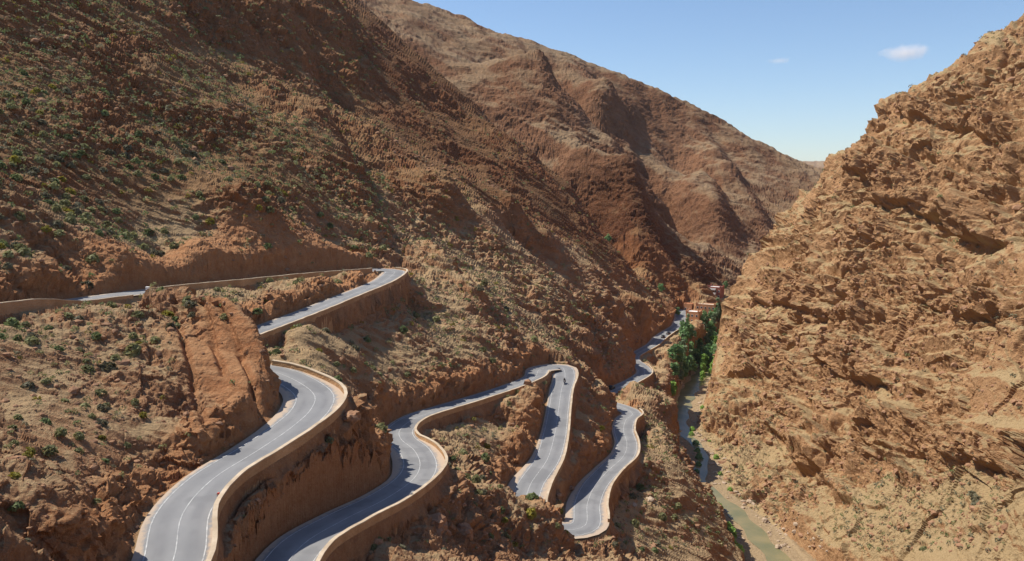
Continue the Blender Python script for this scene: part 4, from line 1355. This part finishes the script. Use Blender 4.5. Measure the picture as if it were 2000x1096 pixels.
placed = []
tries = 0
while len(placed) < 96 and tries < 4000:
    tries += 1
    y = random.uniform(346, 545)
    lo = np.interp(y, [346, 375, 400, 440, 480, 545], [0.205, 0.207, 0.212, 0.220, 0.236, 0.262])
    hi = np.interp(y, [346, 375, 400, 440, 480, 545], [0.219, 0.231, 0.252, 0.275, 0.290, 0.30])
    x = y * random.uniform(lo, hi)
    cx = np.interp(y, WC[:, 1], WC[:, 0])
    if y < 425 and abs(x - cx) < 5.5: continue
    if y > 455 and x < 115 and y < 485: continue          # the house and its garden
    if ground_z(x, y) > -88: continue
    if any((x - a) ** 2 + (y - b) ** 2 < 4.2 ** 2 for a, b in placed): continue
    placed.append((x, y))
for x, y in sorted(placed):
    kd = 'bright' if (x / y > np.interp(y, [346, 440, 545], [0.214, 0.245, 0.28]) and random.random() < .6) or y < 365 else random.choice(('round', 'round', 'tall'))
    sc_ = random.uniform(1.0, 1.5)
    gz = ground_z(x, y)
    zmax = -0.1655 * y                                     # keep the house fronts clear
    if 1000 + F_PX * x / y < 1404: sc_ = min(sc_, max(0.55, (zmax - gz) / 8.6))
    where = 'at the near end of the grove' if y < 385 else 'in the middle of the grove' if y < 440 else 'in the grove below the orange house' if y < 490 else 'at the far grove end beside the houses'
    side = 'streamside ' if x / y > (np.interp(y, [346, 375, 400, 440, 480, 545], [0.210, 0.216, 0.228, 0.244, 0.26, 0.279])) else 'roadside '
    lab = {'round': 'dark green round tree', 'tall': 'narrow silvery green tree', 'bright': 'bright green low tree'}[kd]
    lab = ('big ' if sc_ > 1.25 else '') + side + lab + ' ' + where
    plant_tree(kd, float(x), float(y), sc_, lab, lab.replace('tree ', 'trees ', 1))
for x, y in ((98, 400), (101, 412), (104, 424), (108, 432), (111, 441)):
    plant_tree('bright', x, y, random.uniform(0.8, 1.1), 'bright green tree on the cliff side of the stream', 'bright trees on the cliff side of the stream')
for u, v, y, l in ((1388, 585, 540, 'bright green tree just below the white balconies of the far house'), (1398, 590, 540, 'second bright green tree below the white balconies of the far house'),
                   (1322, 612, 492, 'green tree at the roadside just before the orange house'), (1185, 570, 480, 'lone green tree at the foot of the bare slope left of the houses'), (1290, 592, 500, 'green bush like tree on the bare slope above the last road bend'),
                   (1416, 575, 560, 'dark tree right of the red far house')):
    x, yy, z = PY(u, v, y)
    plant_tree('bright' if 'bright' in l else 'round', x, yy, 0.8, l, 'single trees near the far houses')

# bushes and reeds by the water
def bush(u, v, y, s, label, group, mk='tree_b'):
    x, yy, _ = PY(u, v, y)
    root = empty('bush', (x, yy, ground_z(x, yy) - 0.1), random.uniform(0, 6.28))
    p, nn = dome_cloud(150, 0.5, 0.7, 5)
    me = np_mesh('foliage', *leaf_quads(p, nn, rng.uniform(0.06, 0.12, 150)))
    link('foliage', me, M[mk], root)
    g = bpy.data.objects.new('stem', stem_me[0]); g.parent = root; COL.objects.link(g)
    root.scale = (s, s, s)
    tag(root, label, 'bush', group)


for u, v, y in ((1395, 1035, 236), (1405, 1052, 230), (1412, 1068, 225), (1400, 1072, 224), (1418, 1082, 219), (1388, 1018, 241), (1425, 1092, 214), (1410, 1040, 233), (1420, 1060, 227), (1430, 1080, 220), (1402, 1022, 239), (1438, 1095, 215)):
    bush(u, v, y, random.uniform(3.0, 4.6), 'bright green bush in the thicket on the shaded stream bank', 'thicket on the shaded stream bank')
for u, v, y in ((1358, 872, 305), (1362, 888, 297), (1366, 905, 290), (1364, 922, 283), (1360, 940, 276), (1356, 955, 270)):
    bush(u, v, y, random.uniform(2.2, 3.2), 'tall green reed clump on the gravel strip beside the stream', 'reed clumps on the gravel strip', 'tree')
for u, v, y in ((1385, 868, 309), (1352, 838, 322), (1350, 858, 316), (1398, 905, 290), (1405, 940, 274), (1425, 975, 260), (1372, 800, 345)):
    bush(u, v, y, random.uniform(1.8, 2.6), 'small green bush at the foot of the sunlit cliff by the water', 'small bushes at the cliff foot by the water')

# ------------------------------------------------------------------ houses
M['terracotta'] = plain('terracotta_plaster', (0.52, 0.25, 0.13), (0.60, 0.31, 0.17), 0.6)
M['red_plaster'] = plain('dark_red_plaster', (0.26, 0.085, 0.06), (0.33, 0.12, 0.085), 0.6)
M['cream'] = plain('cream_wall', (0.60, 0.47, 0.35), (0.68, 0.56, 0.44), 0.8)
M['glass'] = plain('dark_window', (0.02, 0.025, 0.03), (0.05, 0.055, 0.06), 2.0, 0.2, 0.5)
M['grass'] = plain('lawn', (0.10, 0.20, 0.03), (0.16, 0.27, 0.05), 1.0)


def box_part(name, mat, parent, x0, x1, y0, y1, z0, z1):
    bm = bmesh.new(); bm_box(bm, x0, x1, y0, y1, z0, z1)
    return bm_obj(name, bm, mat, parent)


def house(x, y, z, rz, w, d, h, label, wall, roof, crenel=True, floors=2, wins=4):
    root = empty('house', (x, y, z), rz)
    tag(root, label, 'house')
    box_part('wall', wall, root, -w / 2, w / 2, -d / 2, d / 2, -3.5, h)
    rf = box_part('roof', roof, root, -w / 2 + .3, w / 2 - .3, -d / 2 + .3, d / 2 - .3, h + .003, h + .12)
    for nm, a in (('parapet', (-w / 2, w / 2, -d / 2, -d / 2 + .28)), ('parapet', (-w / 2, w / 2, d / 2 - .28, d / 2)), ('parapet', (-w / 2, -w / 2 + .28, -d / 2 + .281, d / 2 - .281)), ('parapet', (w / 2 - .28, w / 2, -d / 2 + .281, d / 2 - .281))):
        box_part(nm, wall, rf, *a, h + .003, h + .65)
    if crenel:
        for sx in (-1, 1):
            for sy in (-1, 1):
                bm = bmesh.new()
                cx, cy = sx * (w / 2 - .35), sy * (d / 2 - .35)
                for st_, (r, z0, z1) in enumerate(((.5, h + .66, h + 1.1), (.33, h + 1.1, h + 1.5), (.17, h + 1.5, h + 1.9))):
                    bm_box(bm, cx - r, cx + r, cy - r, cy + r, z0 + .002 * st_, z1)
                bm_obj('corner_merlon', bm, wall, rf)
    for fl in range(floors):
        zc = 1.4 + fl * (h / floors)
        for k in range(wins):
            cx = -w / 2 + (k + .5) * w / wins
            wf = box_part('window', M['white'], root, cx - .62, cx + .62, -d / 2 - .06, -d / 2 - .004, zc - .72, zc + .72)
            box_part('pane', M['glass'], wf, cx - .48, cx + .48, -d / 2 - .075, -d / 2 - .062, zc - .58, zc + .58)
        for k in range(2):
            cy = -d / 4 + k * d / 2
            wf = box_part('window', M['white'], root, -w / 2 - .06, -w / 2 - .004, cy - .55, cy + .55, zc - .72, zc + .72)
            box_part('pane', M['glass'], wf, -w / 2 - .075, -w / 2 - .062, cy - .42, cy + .42, zc - .58, zc + .58)
    dr = box_part('door', M['bark'], root, w / 2 - 1.9, w / 2 - .9, -d / 2 - .05, -d / 2 - .004, 0.0, 2.1)
    box_part('handle', M['glass'], dr, w / 2 - 1.15, w / 2 - 1.07, -d / 2 - .1, -d / 2 - .052, 1.0, 1.12)
    return root


hA = house(110.6, 478, -86.4, -0.5, 8.0, 7.5, 6.4, 'orange house with a white roof terrace at the end of the visible road', M['terracotta'], M['white'], True, 2, 3)
hB = house(127.0, 514, -87.4, -0.45, 12.5, 7.0, 6.2, 'long terracotta house with stepped roof corners behind the orange house', M['terracotta'], M['cream'], True, 2, 5)
hD = house(117.0, 521, -86.4, -0.5, 5.5, 5.0, 4.4, 'small terracotta annex left behind the long terracotta house', M['terracotta'], M['terracotta'], False, 1, 2)
hC = house(138.6, 537, -79.9, -0.6, 9.5, 7.0, 7.0, 'dark red house with two white balcony bands up the slope', M['red_plaster'], M['white'], True, 2, 4)
for z0 in (2.6, 5.6):
    b = box_part('balcony', M['white'], hC, -4.9, 1.6, -5.3, -3.503, z0, z0 + .16)
    for a in ((-4.9, 1.6, -5.3, -5.14), (-4.9, -4.74, -5.139, -3.503), (1.44, 1.6, -5.139, -3.503)):
        box_part('parapet', M['white'], b, *a, z0 + .162, z0 + 1.35)
# lawn terrace in front of the orange house
root = empty('garden_terrace', (109.8, 471.2, -87.2), -0.25)
tag(root, 'small lawn terrace with a cream edging wall in front of the orange house', 'garden')
bm = bmesh.new()
n = 14
ring = [(-4.6, 2.4)] + [(-4.6 + 10.4 * k / (n - 1), -2.6 - 1.2 * math.sin(math.pi * k / (n - 1))) for k in range(n)] + [(5.8, 2.4)]
vs = [bm.verts.new((a, b, 0.35)) for a, b in ring]; vb = [bm.verts.new((a, b, -1.5)) for a, b in ring]
bm.faces.new(vs)
for k in range(len(ring)):
    j = (k + 1) % len(ring); bm.faces.new((vb[k], vb[j], vs[j], vs[k]))
bmesh.ops.recalc_face_normals(bm, faces=bm.faces)
bm_obj('lawn', bm, M['grass'], root)
bm = bmesh.new()
for k in range(n - 1):
    (x0, y0), (x1, y1) = ring[k + 1], ring[k + 2]
    an = math.atan2(y1 - y0, x1 - x0); L = math.hypot(x1 - x0, y1 - y0)
    bm_box(bm, -0.02, L + 0.02, -.32, -.02, -1.6, .75 + .003 * (k % 2), an, (x0, y0))
bm_obj('edging_wall', bm, M['cream'], root)

# ------------------------------------------------------------------ vehicles
M['car_dark'] = plain('dark_car_paint', (0.012, 0.02, 0.018), (0.02, 0.03, 0.026), 1.0, 0.3, 0.5)
M['car_grey'] = plain('charcoal_car_paint', (0.02, 0.02, 0.024), (0.035, 0.035, 0.04), 1.0, 0.3, 0.5)
M['rubber'] = plain('tyre_rubber', (0.015, 0.015, 0.015), (0.03, 0.03, 0.03), 5.0)
M['metal'] = plain('wheel_metal', (0.4, 0.4, 0.42), (0.5, 0.5, 0.52), 5.0, 0.35, 0.5)
M['lamp'] = plain('lamp_glass', (0.7, 0.7, 0.68), (0.8, 0.8, 0.78), 3.0, 0.15, 0.5)
M['leather'] = plain('black_leather', (0.015, 0.014, 0.016), (0.035, 0.03, 0.034), 4.0, 0.6)
M['skin'] = plain('skin', (0.36, 0.2, 0.13), (0.42, 0.25, 0.17), 4.0)


def road_spot(station, lateral):
    i = st(station)
    p = RD[i, :2] + RD_N[i] * lateral
    return (float(p[0]), float(p[1]), float(RD[i, 2]) + 0.025), math.atan2(RD_T[i, 1], RD_T[i, 0])


def loft(bm, sections):
    rings = [[bm.verts.new(p) for p in s_] for s_ in sections]
    for a, b in zip(rings, rings[1:]):
        m = len(a)
        for k in range(m):
            bm.faces.new((a[k], a[(k + 1) % m], b[(k + 1) % m], b[k]))
    bm.faces.new(rings[0][::-1]); bm.faces.new(rings[-1])
    bmesh.ops.recalc_face_normals(bm, faces=bm.faces)


def car(loc, rz, paint, label):
    root = empty('car', loc, rz)
    tag(root, label, 'car', 'cars on the far road')
    bm = bmesh.new()
    loft(bm, [[(x, -.8 * k, .32), (x, -.86 * k, .62), (x, -.8 * k, zt), (x, .8 * k, zt), (x, .86 * k, .62), (x, .8 * k, .32)] for x, zt, k in ((-2.05, .72, .88), (-1.9, .95, 1), (-.9, .98, 1), (.8, .95, 1), (1.7, .82, .97), (2.05, .62, .85))])
    bm_obj('body', bm, paint, root, True)
    bm = bmesh.new()
    loft(bm, [[(x0, -.72, .955), (x1, -.58, 1.45 - dz), (x1, .58, 1.45 - dz), (x0, .72, .955)] for x0, x1, dz in ((-1.75, -1.15, 0), (-.4, -.4, -.02), (1.0, .25, 0))])
    cab = bm_obj('cabin', bm, M['glass'], root, True)
    bm = bmesh.new(); bm_box(bm, -1.16, .27, -.585, .585, 1.452, 1.50); bm_obj('roof', bm, paint, cab)
    for x in (-1.3, 1.3):
        for y in (-.78, .78):
            bm = bmesh.new(); bm_tube(bm, (x, y - .1, .32), (x, y + .1, .32), .32, .32, 14); w = bm_obj('wheel', bm, M['rubber'], root)
            bm = bmesh.new(); bm_tube(bm, (x, y - .11, .32), (x, y + .11, .32), .19, .19, 10); bm_obj('rim', bm, M['metal'], w)
    for y in (-.6, .6):
        bm = bmesh.new(); bm_box(bm, 1.98, 2.07, y - .16, y + .16, .55, .70); bm_obj('headlight', bm, M['lamp'], root)
        bm = bmesh.new(); bm_box(bm, -2.07, -1.98, y - .14, y + .14, .62, .76); bm_obj('tail_light', bm, M['redpaint'], root)


loc, rz = road_spot(66.9, 1.3)
car(loc, rz, M['car_dark'], 'dark green car on the short road piece before the far hairpin')
loc, rz = road_spot(75.1, -1.5)
car(loc, rz, M['car_grey'], 'black car on the outer lane of the road to the houses, nearer of two')
loc, rz = road_spot(75.7, -1.9)
car(loc, rz, M['car_grey'], 'black car on the road to the houses, just beyond another black car')

# motorcycle and rider
loc, rz = road_spot(46.55, 0.3)
root = empty('motorcycle', loc, rz)
tag(root, 'dark motorcycle riding down the third road run', 'motorcycle')
for x in (-.7, .72):
    bm = bmesh.new(); bm_tube(bm, (x, -.07, .32), (x, .07, .32), .32, .32, 18); w = bm_obj('wheel', bm, M['rubber'], root)
    bm = bmesh.new(); bm_tube(bm, (x, -.075, .32), (x, .075, .32), .2, .2, 12); bm_obj('rim', bm, M['metal'], w)
bm = bmesh.new()
for a, b, r in (((-.7, .11, .32), (-.1, .13, .45), .035), ((-.7, -.11, .32), (-.1, -.13, .45), .035), ((.72, .11, .32), (.45, .11, .95), .035), ((.72, -.11, .32), (.45, -.11, .95), .035), ((-.15, 0, .42), (.45, 0, .92), .05), ((-.15, 0, .42), (-.55, 0, .78), .05)):
    bm_tube(bm, a, b, r, r, 8)
bm_obj('frame', bm, M['metal'], root)
bm = bmesh.new(); loft(bm, [[(x, -w, z0), (x, -w * 1.1, (z0 + z1) / 2), (x, -w * .7, z1), (x, w * .7, z1), (x, w * 1.1, (z0 + z1) / 2), (x, w, z0)] for x, w, z0, z1 in ((-.02, .1, .7, .86), (.2, .16, .68, .98), (.45, .1, .74, .96))])
bm_obj('tank', bm, M['car_dark'], root, True)
bm = bmesh.new(); loft(bm, [[(x, -w, z0), (x, -w, z1), (x, w, z1), (x, w, z0)] for x, w, z0, z1 in ((-.85, .1, .8, .88), (-.5, .15, .74, .84), (-.03, .12, .70, .80))])
bm_obj('seat', bm, M['leather'], root, True)
bm = bmesh.new(); bm_box(bm, -.22, .3, -.16, .16, .3, .66); bm_obj('engine', bm, M['metal'], root)
bm = bmesh.new(); bm_tube(bm, (.42, -.38, 1.05), (.42, .38, 1.05), .02, .02, 8); bm_obj('handlebar', bm, M['metal'], root)
bm = bmesh.new(); bm_tube(bm, (.52, 0, .92), (.62, 0, .92), .09, .1, 12); bm_obj('headlight', bm, M['lamp'], root)
bm = bmesh.new(); bm_box(bm, -.95, -.25, -.34, -.17, .5, .78); bm_obj('pannier', bm, M['leather'], root)
bm = bmesh.new(); bm_box(bm, -.95, -.25, .17, .34, .5, .78); bm_obj('pannier', bm, M['leather'], root)


def skinned(name, verts, edges, radii, mat, parent, root_i=0):
    me = bpy.data.meshes.new(name)
    me.from_pydata(verts, edges, [])
    o = link(name, me, None, parent)
    sk = o.modifiers.new('skin', 'SKIN')
    for k, r in enumerate(radii):
        me.skin_vertices[0].data[k].radius = (r, r) if not isinstance(r, tuple) else r
        me.skin_vertices[0].data[k].use_root = (k == root_i)
    ss = o.modifiers.new('sub', 'SUBSURF'); ss.levels = 1; ss.render_levels = 1
    dg = bpy.context.evaluated_depsgraph_get()
    m2 = bpy.data.meshes.new_from_object(o.evaluated_get(dg))
    o.modifiers.clear(); o.data = m2; m2.materials.clear(); m2.materials.append(mat)
    for p in m2.polygons: p.use_smooth = True
    return o


rider = empty('person', loc, rz)
tag(rider, 'person in black riding the motorcycle on the third road run', 'person')
V = [(-.32, 0, .86), (-.26, 0, 1.08), (-.14, 0, 1.34), (-.08, 0, 1.46), (-.04, 0, 1.54),
     (-.30, .11, .86), (.08, .24, .78), (-.10, .22, .40), (.06, .22, .34), (-.30, -.11, .86), (.08, -.24, .78), (-.10, -.22, .40), (.06, -.22, .34),
     (-.14, .2, 1.38), (.08, .3, 1.16), (.38, .3, 1.08), (-.14, -.2, 1.38), (.08, -.3, 1.16), (.38, -.3, 1.08)]
Ed = [(0, 1), (1, 2), (2, 3), (3, 4), (0, 5), (5, 6), (6, 7), (7, 8), (0, 9), (9, 10), (10, 11), (11, 12), (2, 13), (13, 14), (14, 15), (2, 16), (16, 17), (17, 18)]
Ra = [.15, .15, .17, .08, .07, .1, .075, .055, .045, .1, .075, .055, .045, .08, .055, .04, .08, .055, .04]
skinned('body', V, Ed, Ra, M['leather'], rider)
bm = bmesh.new(); bmesh.ops.create_uvsphere(bm, u_segments=16, v_segments=10, radius=.135)
for v in bm.verts: v.co = Vector((v.co.x * 1.12, v.co.y, v.co.z * 1.12)) + Vector((.0, 0, 1.66))
hm = bm_obj('helmet', bm, M['leather'], rider, True)
bm = bmesh.new(); bm_box(bm, .10, .158, -.085, .085, 1.62, 1.70); bm_obj('visor', bm, M['glass'], hm)
for sy in (1, -1):
    Vh = [(.36, .30 * sy, 1.08), (.41, .30 * sy, 1.075)]; Eh = [(0, 1)]; Rh = [.035, .035]
    for q in range(4):
        b0 = len(Vh); yq = (.27 + .022 * q) * sy
        Vh += [(.44, yq, 1.085), (.465, yq, 1.06), (.45, yq, 1.03)]; Eh += [(1, b0), (b0, b0 + 1), (b0 + 1, b0 + 2)]; Rh += [.011, .010, .009]
    b0 = len(Vh); Vh += [(.40, .262 * sy, 1.055), (.43, .258 * sy, 1.035)]; Eh += [(0, b0), (b0, b0 + 1)]; Rh += [.013, .011]
    skinned('glove', Vh, Eh, Rh, M['leather'], rider)

# ------------------------------------------------------------------ road furniture
i = st(23.55)
p = RD[i, :2] + RD_N[i] * (RD[i, 3] / 2 - 0.35)
root = empty('marker_stone', (float(p[0]), float(p[1]), float(RD[i, 2])))
tag(root, 'small white marker stone with a red top beside the corner of the near wall', 'marker')
bm = bmesh.new(); bm_box(bm, -.16, .16, -.11, .11, -.1, .55); bm_obj('stone', bm, M['white'], root)
bm = bmesh.new()
loft(bm, [[(.17 * c_, y, .552 + .18 * s_) for c_, s_ in ((1, 0), (.87, .5), (.5, .87), (-.5, .87), (-.87, .5), (-1, 0))] for y in (-.115, .115)])
bm_obj('top', bm, M['redpaint'], root)
i = st(3.66)
p = RD[i, :2] - RD_N[i] * (RD[i, 3] / 2 + 0.25)
root = empty('gate_post', (float(p[0]), float(p[1]), float(RD[i, 2])))
tag(root, 'white end post at the start of the wall on the topmost road', 'post')
bm = bmesh.new(); bm_box(bm, -.3, .3, -.3, .3, -.5, 1.3); bm_obj('pillar', bm, M['white'], root)
bm = bmesh.new(); bm_box(bm, -.36, .36, -.36, .36, 1.302, 1.42); bm_obj('cap', bm, M['white'], root)

# ------------------------------------------------------------------ the small cloud
def cloud(u, v, y, sx, sy, sz, dens, label, seed):
    c = PY(u, v, y)
    bm = bmesh.new(); bmesh.ops.create_icosphere(bm, subdivisions=4, radius=1.0)
    cc = np.array([w.co[:] for w in bm.verts])
    n = perlin(cc[:, 0] * 1.6 + seed, cc[:, 1] * 1.6, cc[:, 2] * 1.6, 3)
    for w, k in zip(bm.verts, n): w.co = w.co * (1 + 0.35 * float(k))
    for w in bm.verts: w.co = Vector((w.co.x * sx, w.co.y * sy, w.co.z * sz + 0.12 * w.co.x * sz))
    m = bpy.data.materials.new('cloud_vapour'); m.use_nodes = True
    nt = m.node_tree; nt.nodes.clear()
    out = nt.nodes.new('ShaderNodeOutputMaterial'); vol = nt.nodes.new('ShaderNodeVolumePrincipled')
    vol.inputs['Color'].default_value = (0.95, 0.95, 0.97, 1)
    tc_ = nt.nodes.new('ShaderNodeTexCoord')
    ln = N(nt, 'ShaderNodeVectorMath', operation='MULTIPLY'); nt.links.new(tc_.outputs['Object'], ln.inputs[0]); ln.inputs[1].default_value = (1 / sx, 1 / sy, 1 / sz)
    le = N(nt, 'ShaderNodeVectorMath', operation='LENGTH'); nt.links.new(ln.outputs[0], le.inputs[0])
    nz = N(nt, 'ShaderNodeTexNoise', Scale=2.6 / sx, Detail=5, Roughness=0.62); nt.links.new(tc_.outputs['Object'], nz.inputs['Vector'])
    a_ = math_n(nt, 'SUBTRACT', nz.outputs['Fac'], math_n(nt, 'MULTIPLY', le.outputs['Value'], 0.55))
    mr = N(nt, 'ShaderNodeMapRange'); mr.inputs['From Min'].default_value = 0.0; mr.inputs['From Max'].default_value = 0.5; mr.inputs['To Max'].default_value = dens
    nt.links.new(a_, mr.inputs['Value']); nt.links.new(mr.outputs[0], vol.inputs['Density'])
    nt.links.new(vol.outputs[0], out.inputs['Volume'])
    tag(bm_obj('cloud', bm, m, None, True, c), label, 'cloud')


cloud(1768, 103, 5200, 175, 120, 60, 0.012, 'small white wisp of cloud in the blue sky above the right hill', 3.0)
cloud(1522, 119, 5200, 85, 60, 22, 0.008, 'very faint shred of cloud left of the small white one', 9.0)

# ------------------------------------------------------------------ tell look-alikes apart by how high they stand in the view
ONES = 'first second third fourth fifth sixth seventh eighth ninth tenth eleventh twelfth thirteenth fourteenth fifteenth sixteenth seventeenth eighteenth nineteenth'.split()
TENS = {20: 'twenti', 30: 'thirti', 40: 'forti', 50: 'fifti'}


def ordinal(n):
    if n < 20: return ONES[n - 1]
    t, u = n // 10 * 10, n % 10
    return TENS[t] + 'eth' if u == 0 else TENS[t][:-1] + 'y-' + ONES[u - 1]


by_label = {}
for o in S.objects:
    if o.parent is None and o.get('label'): by_label.setdefault(o['label'], []).append(o)
for lab, os_ in by_label.items():
    if len(os_) < 2: continue
    os_.sort(key=lambda o: -(o.location.z / max(o.location.y, 1)))
    for k, o in enumerate(os_):
        o['label'] = ('highest ' if k == 0 else 'lowest ' if k == len(os_) - 1 else ordinal(k + 1) + ' highest ') + lab
